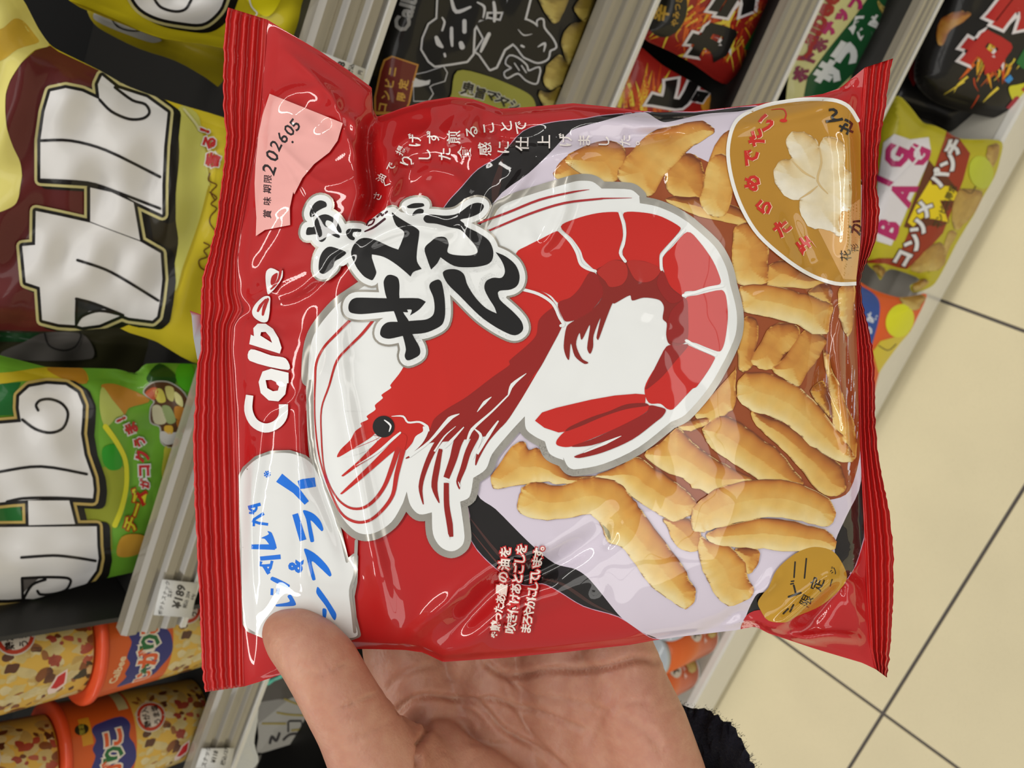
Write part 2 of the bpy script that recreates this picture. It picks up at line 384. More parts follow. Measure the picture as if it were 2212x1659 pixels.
    # diagonal shading valley at the lower middle
    bump([(930,1400),(1010,1330),(1080,1262),(1170,1232),(1260,1180),(1330,1130)], -0.0044, 26); bump([(900,1360),(990,1280),(1080,1220),(1190,1180),(1290,1120)], 0.0016, 30)
    bump([(980,1425),(1060,1350),(1170,1290),(1280,1270)], 0.0022, 26); bump([(870,1395),(930,1330),(1000,1280)], 0.0018, 16)
    bump([(1320,1120),(1326,1160),(1300,1190)], -0.0012, 10)
    rs = np.random.RandomState(5)
    for _ in range(150):
        side = rs.rand()
        if side < 0.45: x, y, a = rs.uniform(530, 760), rs.uniform(120, 1350), rs.uniform(-0.9, 0.9)
        elif side < 0.7: x, y, a = rs.uniform(760, 1500), rs.uniform(240, 420), rs.uniform(0.1, 2.2)
        elif side < 0.85: x, y, a = rs.uniform(1700, 1860), rs.uniform(220, 1350), rs.uniform(-0.7, 0.7)
        else: x, y, a = rs.uniform(700, 1500), rs.uniform(300, 1300), rs.uniform(0, 3.1)
        ln = rs.uniform(25, 95); c, s_ = math.cos(a) * ln, math.sin(a) * ln; k = rs.normal(0, 10, 2)
        bump([(x - c, y - s_), (x + k[0], y + k[1]), (x + c, y + s_)], rs.choice([1, -1]) * rs.uniform(0.00010, 0.00030) * (1 if side < .85 else .4), rs.uniform(4, 13), rs.rand() < .6)
    n = box(rs.normal(0, 1, gx.shape), 9, 3); h += n / n.std() * 0.00006
    n = box(rs.normal(0, 1, gx.shape), 22, 3); h += n / n.std() * 0.00010
    h = box(h, 2, 2) * edge ** 0.8 + 0
    return h
HR = pillow()
def bag_h(x, y):
    fx = np.clip((x - SX) / ST, 0, 798.999); fy = np.clip((y - SY) / ST, 0, 788.999); i, j = fy.astype(int), fx.astype(int); a, b = fx - j, fy - i
    a = a * a * (3 - 2 * a) * 0.5 + a * 0.5; b = b * b * (3 - 2 * b) * 0.5 + b * 0.5
    return (HR[i, j] * (1 - a) + HR[i, j + 1] * a) * (1 - b) + (HR[i + 1, j] * (1 - a) + HR[i + 1, j + 1] * a) * b
def rimd(x, y):
    """the sheet the seals lie in: gently waved and a little nearer at its middle"""
    u = (x - 430) / 1490
    return D0 + 0.0030 * np.sin(y / 150 + 1.2) * (1 - u) + 0.0045 * np.sin(y / 260 + 0.3) * u + 0.003 * u
def bag_d(x, y): return rimd(x, y) - bag_h(x, y)
def clampb(x, y):
    lx, r_ = bx(y); x = np.clip(x, lx, r_); t_, b_ = by(x); return x, np.clip(y, t_, b_)

bag = empty('snack_bag', W(1180, 800, D0), 'red bag of shrimp-flavoured snack sticks held up in the hand', 'snack bag')
def coons(nu, nv):
    def res(p, n):
        s = np.r_[0, np.cumsum(np.linalg.norm(np.diff(p, axis=0), axis=1))]; t = np.linspace(0, s[-1], n)
        return np.stack([np.interp(t, s, p[:, 0]), np.interp(t, s, p[:, 1])], 1)
    l, r, t, b = res(LFT, nv), res(RGT, nv), res(TOP, nu), res(BOT, nu); u = np.linspace(0, 1, nu)[None, :, None]; v = np.linspace(0, 1, nv)[:, None, None]
    g = (1 - u) * l[:, None] + u * r[:, None] + (1 - v) * t[None] + v * b[None] - ((1-u)*(1-v)*t[0] + u*(1-v)*t[-1] + (1-u)*v*b[0] + u*v*b[-1])
    return g
def gridf(nv, nu, flip=False):
    i = np.arange(nv - 1)[:, None] * nu + np.arange(nu - 1)[None]; i = i.ravel()
    f = np.stack([i, i + nu, i + nu + 1, i + 1], 1)
    return f[:, ::-1] if flip else f
RED = (180, 20, 22)
g = coons(300, 280).reshape(-1, 2); v, nr = surf(bag_d, g[:, 0], g[:, 1], 0)
mesh('front_film', v, gridf(280, 300), bag, colors=np.broadcast_to(lin(RED), v.shape), mats=MATS, normals=nr)
g = coons(120, 110).reshape(-1, 2)
def back_d(x, y): return rimd(x, y) + bag_h(x, y) * 0.95 + 0.0004
v, nr = surf(back_d, g[:, 0], g[:, 1], 0)
tag(mesh('back_film', v, gridf(110, 120, True), bag, colors=np.broadcast_to(lin((186, 30, 30)), v.shape), mats=MATS))

def seal(inner, outer, name, nrib, flip):
    n = 170; yy = np.linspace(0, 1, n); m_ = 60
    def res(p):
        p = np.array(p, float); s = np.r_[0, np.cumsum(np.linalg.norm(np.diff(p, axis=0), axis=1))]
        return np.stack([np.interp(yy * s[-1], s, p[:, 0]), np.interp(yy * s[-1], s, p[:, 1])], 1)
    a, b = res(inner), res(outer); u = np.linspace(0, 1, m_)[None, :, None]
    rs = np.random.RandomState(3); ragged = rs.normal(0, 0.9, n); b[:, 0] += ragged
    g = (a[:, None] * (1 - u) + b[:, None] * u).reshape(-1, 2); uu = np.broadcast_to(u[..., 0], (n, m_)).ravel(); vv = np.repeat(yy, m_)
    wv = 0.0008 * np.sin(uu * nrib * 2 * np.pi - 0.6) * np.clip(uu * 9, 0, 1) * np.clip((1 - uu) * 12, 0, 1) + 0.0016 * np.sin(vv * 9 + uu) * uu
    wv += 0.0002 * np.sin(vv * 60 + uu * 5) * np.sin(vv * 17)
    d = rimd(g[:, 0], g[:, 1]) - wv
    vf = W(g[:, 0], g[:, 1], d - 0.0002); vb = W(g[:, 0], g[:, 1], d + 0.0004)
    f = gridf(n, m_, flip); e = np.arange(n * m_).reshape(n, m_); N_ = n * m_
    rim = np.concatenate([e[0], e[1:, -1], e[-1, ::-1][1:], e[::-1, 0][1:]]); q = np.roll(rim, -1)
    side = np.stack([rim, rim + N_, q + N_, q], 1)
    c = np.tile(lin((200, 22, 18)), (2 * N_, 1))
    c[:N_] *= (0.84 + 0.20 * np.sin(uu * nrib * 2 * np.pi + 0.6))[:, None]
    o = mesh(name, np.concatenate([vf, vb]), np.concatenate([f, f[:, ::-1] + N_, side]), bag, colors=c, mats=MATS)
    return o
seal(LFT, [(491,16),(483,101),(482,228),(489,304),(484,350),(478,405),(470,460),(461,513),(437,600),(433,645),(434,751),(425,804),(417,939),(419,1045),(425,1178),(431,1303),(437,1457),(443,1495)], 'end_seal', 4.3, True)
seal(RGT, [(1928,126),(1917,197),(1910,249),(1899,319),(1894,402),(1901,457),(1896,507),(1874,563),(1858,606),(1864,660),(1885,750),(1891,822),(1890,905),(1896,974),(1907,1040),(1921,1101),(1931,1202),(1929,1304),(1924,1390),(1916,1464)], 'end_seal', 4.0, False)
# torn foil corner of the back seam, left of the seal
tag(mesh('foil_tab', W(np.array([436, 410, 414, 418, 426, 436, 436.]), np.array([680, 671, 683, 730, 775, 790, 730.]), np.array([.2365, .238, .239, .239, .238, .2365, .236])),
     [(0, 1, 2), (0, 2, 3, 6), (6, 3, 4, 5)], bag, colors=np.array([lin((190, 20, 25))] + [lin((190, 20, 25))] + [lin((215, 215, 220))] * 5), mats=[FOIL], smooth=False), 'torn silver foil tab')

def art(**k):
    k.setdefault('step', 7); return Art(bag_d, clip=clampb, eps=6e-5, smooth=True, **k)
# --- tray picture with snack sticks
a = art(step=9)
DISH = [(1300,250),(1262,257),(1190,265),(1130,284),(1081,337),(1033,366),(997,405),(960,448),(930,520),(900,700),(930,950),(1012,1097),(1019,1168),(1071,1227),(1131,1263),(1171,1260),(1206,1276),(1261,1309),(1337,1332),(1388,1366),(1388,1366),(1415,1379),(1500,1372),(1640,1335),(1700,1330),(1831,1249),(1866,1162),(1866,1162),(1868,1000),(1865,400),(1700,240),(1500,243),(1400,242)]
a.halo(DISH, 1.6, (205, 165, 190), 1, mat=0)
a.poly(DISH, (20, 16, 16), 2, s=True)
a.poly([(1604,1375),(1612,1330),(1650,1318),(1700,1345),(1700,1400)], (184, 30, 36), 4.5)
a.poly([(1604,1362),(1610,1340),(1640,1352),(1640,1375)], (226, 150, 150), 4.8)
a.stroke([(1016,1120),(1075,1195),(1135,1250)], (2, 7, 2), (70, 42, 38), 3); a.stroke([(1020,1150),(1080,1222),(1130,1257)], (1, 4, 2), (88, 50, 45), 3)
a.stroke([(1171,1250),(1215,1262),(1280,1305),(1330,1328)], (2, 8, 2), (66, 42, 38), 3)
a.stroke([(1085,345),(1072,400),(1068,434)], (4, 20, 10), (60, 35, 30), 3)
a.poly([(1069,434),(1142,374),(1190,328),(1233,283),(1262,272),(1300,262),(1353,247),(1391,243),(1402,246),(1420,258),(1437,264),(1473,257),(1522,246),(1594,241),(1640,238),(1862,400),(1862,400),(1860,1038),(1828,1116),(1805,1168),(1790,1250),(1640,1281),(1625,1300),(1612,1330),(1604,1362),(1540,1378),(1487,1384),(1442,1390),(1415,1377),(1388,1366),(1348,1339),(1331,1322),(1274,1252),(1244,1230),(1198,1217),(1144,1173),(1071,1100),(1031,1067),(1000,900),(1000,600)], (214, 204, 218), 4, s=True)
a.poly([(1240,390),(1230,350),(1320,320),(1480,330),(1600,400),(1650,520),(1860,600),(1860,960),(1835,1060),(1790,1080),(1640,1090),(1490,1085),(1450,1040),(1300,1000),(1200,960),(1180,700)], (150, 72, 30), 5, s=True)
PF = [
 (U(150,750,180,660,250,580,330,545,430,545,420,640,400,740,300,800), -.12), (U(250,600,420,480,600,430,760,470,800,620,720,790,590,800,400,740), -.05),
 (U(1340,540,1420,560,1480,640,1500,760,1470,940,1350,960,1180,900,1150,740,1250,590), -.14), (U(1150,955,1300,930,1500,950,1750,1010,1900,1100,1900,1190,1700,1160,1450,1110,1250,1030), -.16),
 (U(720,720,780,600,850,520,1000,370,1250,290,1480,255,1550,290,1595,345,1500,420,1400,480,1200,680,1100,800,1030,925,900,900,730,790), -.02),
 (U(1640,400,1750,330,1820,480,1800,700,1620,660,1530,640), -.1), (U(1500,740,1470,900,1460,1000,1530,1090,1600,1115,1700,1090,1750,930,1760,700,1700,560,1600,560,1520,650), .04),
 (V(600,1400,560,1480,570,1570,750,1590,900,1600,1020,1550,1000,1500,850,1470,740,1380), -.12), (V(310,1120,300,1250,290,1360,300,1480,350,1570,560,1560,575,1430,580,1300,540,1180,430,1090), -.04),
 (Ww(380,320,480,320,500,420,480,560,450,700,350,720,340,560), -.1), (Ww(880,110,1000,40,1060,60,1060,200,960,170), -.22), (Ww(1130,80,1120,200,1130,300,1170,430,1200,460,1230,400,1245,250,1250,60), .02),
 (Ww(590,380,700,350,800,370,825,430,790,520,700,600,640,700,560,720,480,690,440,640,520,500), -.1), (Ww(860,410,960,430,1035,480,1000,560,960,640,880,740,810,850,700,790,600,720,680,640,760,540), -.1),
 (Ww(900,880,1000,800,1040,900,1080,1100,980,1000), -.2), (Ww(1000,560,1030,760,1050,900,1070,1050,1090,1200,1130,1330,1200,1420,1260,1400,1260,1250,1230,1100,1170,950,1130,820,1080,740,1050,600), .04),
 (Ww(440,1030,560,1080,700,1130,850,1230,1000,1350,1130,1450,1170,1560,1180,1660,1060,1700,950,1650,850,1520,720,1380,600,1260,480,1150), -.1),
 (Ww(360,70,360,180,380,260,480,290,600,310,800,370,920,430,1030,440,1050,360,1080,260,1070,200,1000,180,950,150,820,110,700,80,520,50), .08),
 (Ww(330,690,300,740,100,950,0,1060,60,1130,120,1130,270,1050,325,960,320,850), .0),
 (Ww(340,800,330,900,350,960,430,1030,560,1070,700,1130,800,1210,900,1300,1030,1390,1160,1440,1250,1420,1230,1350,1150,1230,1060,1120,960,980,870,900,800,840,720,800,550,740,400,745), .08),
 (T(1450,460,1560,420,1700,400,1690,460,1560,520,1450,500), -.08), (Ww(60,1180,100,1140,200,1080,330,1110,450,1200,560,1280,650,1340,740,1450,850,1600,760,1660,600,1620,450,1540,300,1440,160,1350,90,1270), .0),
 (T(1430,490,1500,540,1600,640,1700,720,1800,780,1950,860,2080,930,1950,1000,1850,1060,1700,1060,1620,1010,1560,1000,1480,920,1300,850,1150,720,1250,640,1350,560), .03),
 (X(110,420,220,410,350,440,400,560,370,660,280,660,200,600,150,500), -.08), (T(20,650,120,600,170,680,240,660,400,780,520,900,700,900,900,920,800,980,510,975,400,970,300,950,200,970,0,1000,-130,1010,-150,900,-60,760), .02),
 (T(900,830,1000,780,1100,740,1250,840,1400,940,1500,1010,1560,1080,1600,1150,1570,1220,1520,1250,1400,1290,1280,1230,1180,1170,1060,1090,980,1010,930,960,730,900), .03),
 (T(70,1180,80,1090,110,1010,160,965,230,945,300,960,370,980,500,975,620,920,720,910,900,940,1000,1020,1060,1100,1130,1200,1200,1290,1330,1470,1400,1560,1500,1700,1540,1790,1590,1860,1590,1950,1540,2020,1480,2040,1380,1960,1250,1880,1150,1760,1050,1620,960,1500,850,1480,810,1400,780,1320,690,1230,480,1265,260,1270,110,1230), .06),
 (X(650,640,820,650,825,740,790,800,740,830,690,740), -.1), (X(380,560,480,590,600,620,680,690,730,750,740,850,790,960,720,1030,600,1070,520,1010,470,930,430,850,400,780), .06),
 (X(430,540,520,490,700,440,900,412,1100,440,1200,470,1320,500,1395,560,1400,640,1320,660,1200,665,1000,655,800,640,600,622,480,600), .06),
 (X(330,340,400,270,500,200,620,160,750,130,950,120,1100,145,1200,180,1350,270,1400,370,1385,440,1330,480,1200,450,1050,415,900,408,750,430,600,460,450,510,400,520,330,500,320,420), .08),
]
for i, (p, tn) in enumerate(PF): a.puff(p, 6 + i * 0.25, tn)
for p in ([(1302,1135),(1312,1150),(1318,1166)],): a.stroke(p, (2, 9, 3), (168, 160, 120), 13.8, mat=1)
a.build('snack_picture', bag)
BL = 14  # layers above the picture

# --- white flash panel with blue lettering, lower left
a = art()
fp = N(445,1150,450,960,490,880,580,800,700,755,850,750,970,790,1040,850,1100,960,1180,1150,1240,1350,1300,1600) + O(1140,215,1195,170,1190,350,1170,450,1185,600,1215,720,1150,745,640,760,450,680,420,630,400,400,395,100)
a.halo(fp, 7, (190, 188, 180), BL, s=False, mat=2, fill=False); a.poly(fp, (226, 228, 226), BL + 1, s=True)
a.stroke(O(1205,60,1200,200,1195,300,1165,410,1180,560,1195,700), 7, (200, 198, 190), BL + 2, mat=2)
BLUE = (10, 112, 222); q = BL + 2
st = lambda f, pts, wd, **k: a.stroke(f(*pts), wd, BLUE, q, s=False, caps=False, **k)
st(N, (765,950,900,1050,990,1155), (22, 17, 12)); a.stroke(N(925,1010,960,1000,1060,985), (18, 21, 20), BLUE, q, caps=False)
st(N, (895,1245,960,1460), (13, 15)); a.poly(N(960,1215,1040,1240,1100,1300,1125,1370,1110,1385,1040,1310,1020,1300,1050,1465,1020,1470,985,1290), BLUE, q)
a.poly(O(838,115,900,140,960,190,1010,250,1030,300,1015,310,950,250,890,205,918,330,895,335,855,180), BLUE, q)
a.poly(O(930,385,945,395,1000,470,1045,540,1065,580,1055,618,1035,600,990,520,925,430), BLUE, q); a.poly(O(968,538,995,545,990,600,970,595), BLUE, q)
st(N, (512,1192,614,1165), 7); st(N, (520,1235,560,1240), 5); a.stroke(N(525,1205,560,1225,580,1200,575,1180), 5, BLUE, q)
st(N, (558,1345,560,1290,640,1240), (5, 6, 7)); st(N, (545,1300,600,1320,675,1330), 6)
st(N, (540,1512,730,1515), (10, 12)); a.poly(N(670,1385,705,1400,745,1520,715,1530,650,1450,620,1440,680,1410), BLUE, q)
st(O, (528,185,672,172), (9, 10)); st(O, (535,205,530,232,560,235,610,230), 6); st(O, (555,235,590,292), 8); st(O, (612,200,600,250,575,290), 6)
a.text('&', *O(772, 238)[0], -82, 42, BLUE, q, bold=.04)
a.poly(O(615,312,735,370,722,392,602,335), BLUE, q); st(O, (612,395,610,442), 6); st(O, (655,392,650,438), 6)
a.poly(O(720,450,745,440,780,505,760,518,640,522,640,508,735,488), BLUE, q)
a.text('※', *N(665, 920)[0], -75, 27, BLUE, q, bold=.01)
a.build('flash_panel', bag)

# --- date panel
a = art()
a.poly(L(720,800,1345,1050,1300,1200,1230,1300,1100,1400,1000,1520,930,1659) + M(880,130,852,260,855,400,650,440,575,490,580,340,570,200,565,60) + L(600,1400,625,1150,660,980), (238, 172, 166), BL, s=False)
for ch, x, y, an in (('2',712,1440,-72),('0',738,1325,-68),('2',770,1238,-64),('6',826,1172,-60),('.',880,1182,-58),('0',885,1108,-55),('5',935,1060,-52)):
    a.text(ch, *L(x, y)[0], an, 42 if y > 1300 else 37, (28, 22, 26), BL + 1, bold=.012, up=an - 82)
for ch, x, y in (('限',672,25),('期',668,105),('味',668,205),('賞',668,310)): a.text(ch, *M(x, y)[0], -88, 19, (45, 20, 30), BL + 1, bold=.012, up=-172)
a.build('date_panel', bag)

# --- maker's name
a = art(); WH = (238, 238, 236)
a.stroke(N(525,278,515,400,560,500,650,545,740,518,795,450,800,352), (16,18,19,20,19,19,20), WH, BL, caps=False)
a.poly(N(842,95,700,62,630,85,598,170,615,260,680,320,760,328,815,270,830,180,842,180), WH, BL, s=False, holes=[N(655,155,668,220,715,246,755,240,765,205,735,168,700,152)])
a.poly(M(535,1412,700,1462,820,1488,840,1580,525,1505), WH, BL)
a.poly(M(522,1370,535,1293,560,1305,555,1240,590,1203,655,1203,715,1245,760,1320,785,1400,770,1447), WH, BL, s=False, holes=[M(612,1300,618,1272,655,1270,690,1310,708,1360,660,1330)])
a.poly(M(690,985,640,983,575,1040,545,1100,560,1150,620,1190,668,1185,685,1125,690,1060), WH, BL, s=True)
a.stroke(M(592,1100,612,1060,655,1005), (5, 7, 3), (175, 28, 28), BL + 1); a.stroke(M(632,1130,645,1070,672,1005), (5, 8, 6), (175, 28, 28), BL + 1)
a.poly(M(795,768,790,772,765,778,725,758,690,752,660,780,655,850,672,962,700,948,740,905,790,830), WH, BL, s=True)
a.poly(M(695,870,708,815,752,790,742,850,712,895), (175, 28, 28), BL + 1, s=True); a.stroke(M(698,922,735,885,765,830,778,760), (3, 5, 5, 6), (175, 28, 28), BL + 1)
a.build('maker_lettering', bag)

# --- shrimp emblem
a = art()
WP = Rr(130,150,140,480,160,760,230,980,310,1150,400,1290,500,1370,620,1370,760,1280,850,1130,850,1130,880,1040,880,1040,910,1150,980,1220,1080,1205,1080,1205,1090,1380,1150,1480,1240,1515,1320,1470,1340,1390,1305,1120,1305,1120,1380,1080,1410,930,1410,930,1510,860,1560,740,1700,570,1820,440,1820,440,1830,540,1900,600,1980,640,1980,640,2020,740,2130,790,2130,790)
WP += T(460,740,460,740,500,820,560,845,800,800,1100,660,1380,440,1380,440,1500,380,1700,150) + S(1840,1410,1840,1410,1930,1200,1940,1000,1885,770,1885,770,1850,620,1750,440,1530,240,1530,240,1400,160,1250,100,1115,75,1115,75,1110,20) + U(920,930,840,870,580,860,580,860,500,800,400,790) + P(1900,800,1500,920,1250,1020,1150,1180) + Q(1500,500,1000,620) + Q(400,980,250,1130,150,1280,110,1450,105,1659)
wp = a.halo(WP, 15, (196, 192, 182), BL, mat=2, fill=False)
a.poly(WP, (232, 234, 232), BL + 1, s=True)
LR, DR, VD, MR = (196, 32, 22), (146, 24, 18), (134, 28, 18), (176, 38, 28); y1, y2, y3, y4 = BL + 2, BL + 3, BL + 4, BL + 5
a.poly([(868,799),(843,832),(845,838),(824,853),(827,860),(810,875),(811,885),(792,899),(795,906),(779,914),(781,921),(767,932),(757,950),(735,972),(729,988),(762,968),(803,940),(830,935),(852,945),(870,960),(873,975),(889,959),(898,943),(911,940),(930,955),(1000,930),(1080,921),(1115,880),(1163,800),(1186,759),(1211,711),(1216,700),(1211,680),(1195,650),(1175,632),(1130,615),(1000,600),(930,680)], LR, y1)
a.poly(S(390,960,420,1000,450,1090,440,1150,340,1340,250,1500,130,1659) + Rr(1930,60,1750,370,1640,520,1500,600,1200,640,1040,660,870,775,960,690,1060,550,1100,460,1200,380,1350,290,1560,130,1700,30) + S(0,1420,150,1290,230,1200,250,1080,310,1010), DR, y2)
# legs
a.poly(Rr(1060,555,870,775,900,770,1000,690,1100,600), DR, y2)
for p, wd in ((Rr(1230,540,1120,660,1040,820,990,1000,1012,1142),(14,13,11,9,2)),(Rr(1150,700,1120,850,1100,1000,1138,1130),(8,13,13,2)),(Rr(1380,480,1290,640,1250,780,1195,930),(20,19,16,13)),
              (Rr(1195,970,1198,1150,1222,1300,1232,1400),(11,12,13,10)),(Rr(1460,540,1370,720,1330,850,1290,960,1300,1020),(16,13,12,9,2)),(Rr(1630,480,1520,620,1450,750,1428,830),(18,12,9,2))):
    a.stroke(p, wd, DR, y2, caps=False)
a.disc(*Rr(1150, 715)[0], 4, DR, y2)
for p, wd in ((Rr(1832,98,1720,190,1690,270),(1,8,3)),(Rr(1690,270,1560,400,1400,545,1360,640),(3,4,7,4)),(Rr(1555,285,1500,330,1440,405),(1,7,1)),(Rr(1300,420,1220,460,1060,640,900,760),(1,9,5,6)),
              (Rr(1335,525,1230,640,1180,690),(2,7,5)),(Rr(1610,475,1530,590,1440,740),(3,8,6)),(Rr(1420,540,1470,600,1400,780),(2,7,6)),(Rr(1270,520,1180,600,1100,720),(1,3,4)),
              (Rr(1175,945,1200,962,1225,970),(1,3,1)),(Rr(1210,1380,1218,1420),(1,4)),(Rr(1290,960,1305,1000),(1,3))):
    a.stroke(p, wd, (232, 234, 232), y3, caps=False)
a.stroke(Rr(760,440,850,440,890,488,980,485,1040,520,1055,555), (1,4,4,4,6,3), (232,234,232), y3); a.poly(Rr(1055,545,1010,520,1008,560,950,600,925,660,870,770,1000,660), (232,234,232), y3)
# face strokes
a.poly(Rr(600,590,440,690,330,765,500,740,640,650), (232,234,232), y2)
a.poly(Rr(430,640,330,765,440,705,610,595,590,560), LR, y3)
a.poly(Rr(690,600,500,790,360,912,375,918,500,830,640,740,820,570), LR, y3); a.poly(Rr(830,580,600,810,350,1055,365,1060,530,930,800,700,860,700,880,600), LR, y3)
a.stroke(Rr(828,570,780,610,640,730,480,830), (4, 6, 5, 1), (232,234,232), y4); a.stroke(Rr(600,585,660,610,440,705), (1,1,1), LR, y3)
a.stroke(Rr(810,700,760,850,700,1000,620,1110,530,1170,430,1170,340,1110,270,1000,220,850,200,620,200,380,260,200) + Q(345,1500,450,1380,560,1270,650,1160), (11,10,8,7,6,5,4,3,3,3,3,4,5,5,6,6), (186,36,30), y3)
a.stroke(Rr(850,710,800,900,770,1060,700,1170,600,1260,500,1285,400,1250,330,1170,240,960,180,750,150,500,145,300,150,150) + Q(170,1520,230,1390,330,1280,460,1150), (11,10,8,7,6,6,5,4,3,3,3,4,5,5,6,6), (186,36,30), y3)
a.stroke(P(1020,1180,1300,1080,1600,960,1900,890,2045,868), (4,5,5,4,.6), (172,38,42), y3); a.stroke(P(1140,1240,1500,1090,1820,990,2157,950) + U(600,948,850,943), (4,5,5,4,3,.6), (172,38,42), y3)
a.disc(*Rr(695, 522)[0], 23.4, (20, 19, 19), y4 + 1); a.stroke(Rr(702,470,735,495,752,520,740,560), (2, 4, 4, 2), (240,240,240), y4 + 2)
# body segments
for p in (S(60,500,150,440,250,390,400,315,440,330,520,410,570,490,605,590,700,670,620,790,540,870,430,930,350,860,200,800,100,790,50,700),
          S(440,275,560,210,750,160,920,150,945,180,970,350,935,500,990,585,890,600,800,650,740,650,640,560,610,480,540,380),
          S(980,155,1150,155,1300,190,1460,280,1440,330,1290,500,1280,560,1290,640,1150,640,1000,590,968,490,1000,350,995,250),
          S(1520,320,1620,400,1740,570,1805,730,1795,765,1600,820,1500,830,1480,880,1380,830,1320,650,1312,540,1400,440),
          S(1500,890,1600,860,1810,815,1850,870,1865,1050,1840,1250,1805,1335,1750,1330,1600,1270,1515,1235,1480,1050),
          S(1460,1280,1510,1280,1600,1320,1750,1385,1755,1400,1700,1500,1600,1640) + T(1560,160,1400,330,1350,330,1290,285,1190,275,1155,150,1230,0) + S(1250,1480,1340,1300)):
    a.poly(p, LR, y2)
a.poly(S(690,660,760,700,800,800,790,880,700,990,600,1060,490,1085,460,1060,415,930,520,880,600,800), DR, y3)
a.poly(S(740,655,800,610,890,560,1000,566,1150,570,1290,640,1380,790,1480,870,1515,900,1525,1000,1520,1240,1440,1290,1365,1275,1340,1200,1345,1100,1310,1060,1320,960,1280,900,1150,880,1050,905,1030,860,900,930,880,930,820,1080,760,1240,745,1220,780,1050,720,1200,715,1300,690,1360,665,1310,690,1110,620,1240,600,1180,570,1280,620,1400,675,1435,640,1445,560,1380,525,1270,510,1410,480,1370,465,1290,490,1130,550,1080,700,990,800,850), VD, y3)
for p in (S(800,610,890,560,990,590,1010,690,960,770,860,790,820,740,750,665), S(1010,570,1150,572,1290,635,1240,720,1160,750,1080,730,1030,650), S(1310,650,1380,800,1480,880,1440,920,1370,925,1300,850,1260,750), S(1510,890,1525,1000,1520,1240,1440,1270,1360,1240,1340,1180,1370,1020,1430,940)):
    a.poly(p, MR if p[0][0] < 1400 else DR, y4, s=True)
a.poly(S(1340,1300,1440,1290,1530,1285,1420,1420,1300,1560,1180,1659,1160,1659), DR, y3)
for p in (S(425,305,520,400,575,490,608,590,660,630,735,655), S(945,155,985,300,975,420,948,500,990,570), S(1490,305,1400,400,1300,525,1295,570,1298,640), S(1485,862,1600,832,1700,800,1820,780), S(1510,1245,1600,1300,1760,1370), S(110,810,250,850,370,930,430,1050,465,1110,440,1120)):
    a.stroke(p, 6.5, (232,234,232), y4, s=True)
# tail fan
a.poly(T(1165,207,1080,200,900,215,700,250,400,320,280,360,220,430,300,490,420,530,500,520,700,430,900,350,1160,280), LR, y3, s=False)
a.poly(T(1200,300,1000,330,800,390,600,470,480,520,410,590,405,635,480,655,560,640,900,500,1150,370), LR, y3)
a.poly(T(1160,280,1000,290,850,350,700,400,520,480,480,520,600,480,800,395,1000,330,1190,300), (130, 26, 18), y4)
a.poly(T(1270,310,1335,335,1310,390,1250,440,1050,590,800,700,600,748,555,735,700,680,850,610,950,560,700,640,530,650,700,590,900,500,1100,400,1180,350,1200,300), DR, y4)
a.stroke(T(955,560,820,620,640,700), (1,7,2), (232,234,232), y4 + .5)
a.build('shrimp_emblem', bag)

# --- title lettering
a = art(step=6); GL = [
 Q(120,270,115,230,150,160,200,130,250,145,258,180,220,200,170,230,150,265), Q(160,300,200,260,260,250,330,290,380,370,385,405,360,400,310,320,260,300,250,340,300,380,370,430,365,450,330,440,270,410,250,460,215,485,180,460,170,420,90,425,85,390,100,360,150,355),
 Q(430,430,425,395,450,372,550,375,550,398,490,400,480,430,500,450,490,470,455,460), Q(190,700,200,620,230,560,280,525,350,540,425,575,380,620,330,650,310,700,240,755,200,745),
 Q(815,235,850,260,930,310,1030,370,1050,400,1030,560,1030,650,1070,715,1070,715,1000,740,975,780,975,780,920,730,830,660,740,610,645,590,645,590,645,620,670,700,682,750,655,805,640,810,580,780,520,710,490,650,470,600,470,560,490,510,540,460,600,450,680,470,800,525,870,550,870,550,900,480,920,400,850,340),
 Q(945,180,1000,155,1080,155,1090,178,1020,195,955,195), Q(990,258,1010,220,1050,200,1085,210,1080,238,1040,245),
 Q(1085,290,1100,260,1150,250,1280,260,1380,240,1480,170,1540,150,1590,160,1600,190,1560,240,1480,275,1400,295,1430,325,1440,350,1540,400,1640,470,1680,560,1670,640,1620,680,1500,700,1350,690,1230,615,1230,615,1200,670,1150,720,1150,720,1120,640,1095,540,1150,480,1200,445,1270,445,1300,500,1290,570,1350,595,1480,600,1545,575,1530,520,1470,450,1400,380,1310,360,1200,330,1110,320),
 Q(445,1030,470,980,520,960,780,965,1040,965,1105,995,1105,995,1050,1060,970,1112,970,1112,985,1065,945,1062,945,1062,950,1085,830,1075,560,1100,460,1085),
 Q(745,830,770,775,810,765,865,790,880,850,880,960,910,1080,960,1160,990,1270,1050,1380,1055,1440,1010,1475,950,1495,925,1460,935,1400,910,1290,870,1180,830,1070,770,960),
 Q(715,1270,730,1210,780,1170,880,1165,1010,1155,1110,1145,1165,1110,1180,1050,1170,960,1135,870,1150,830,1210,805,1240,830,1265,960,1270,1100,1250,1180,1200,1220,1100,1260,960,1275,800,1310,740,1300),
 Q(1250,750,1290,720,1370,720,1430,760,1460,850,1530,960,1620,1050,1710,1095,1710,1095,1690,1040,1640,960,1605,880,1620,820,1680,790,1750,790,1780,740,1760,660,1700,570,1700,570,1790,610,1870,680,1905,770,1890,850,1830,890,1740,900,1720,920,1740,980,1850,1080,1920,1160,1935,1230,1890,1275,1830,1275,1700,1210,1560,1110,1400,950,1290,840)]
z0 = BL + 7
for p in GL: a.halo(p, 17, (188, 182, 170), z0, mat=2, fill=False)
for p in GL: a.halo(p, 12.5, (234, 236, 234), z0 + 1, fill=False)
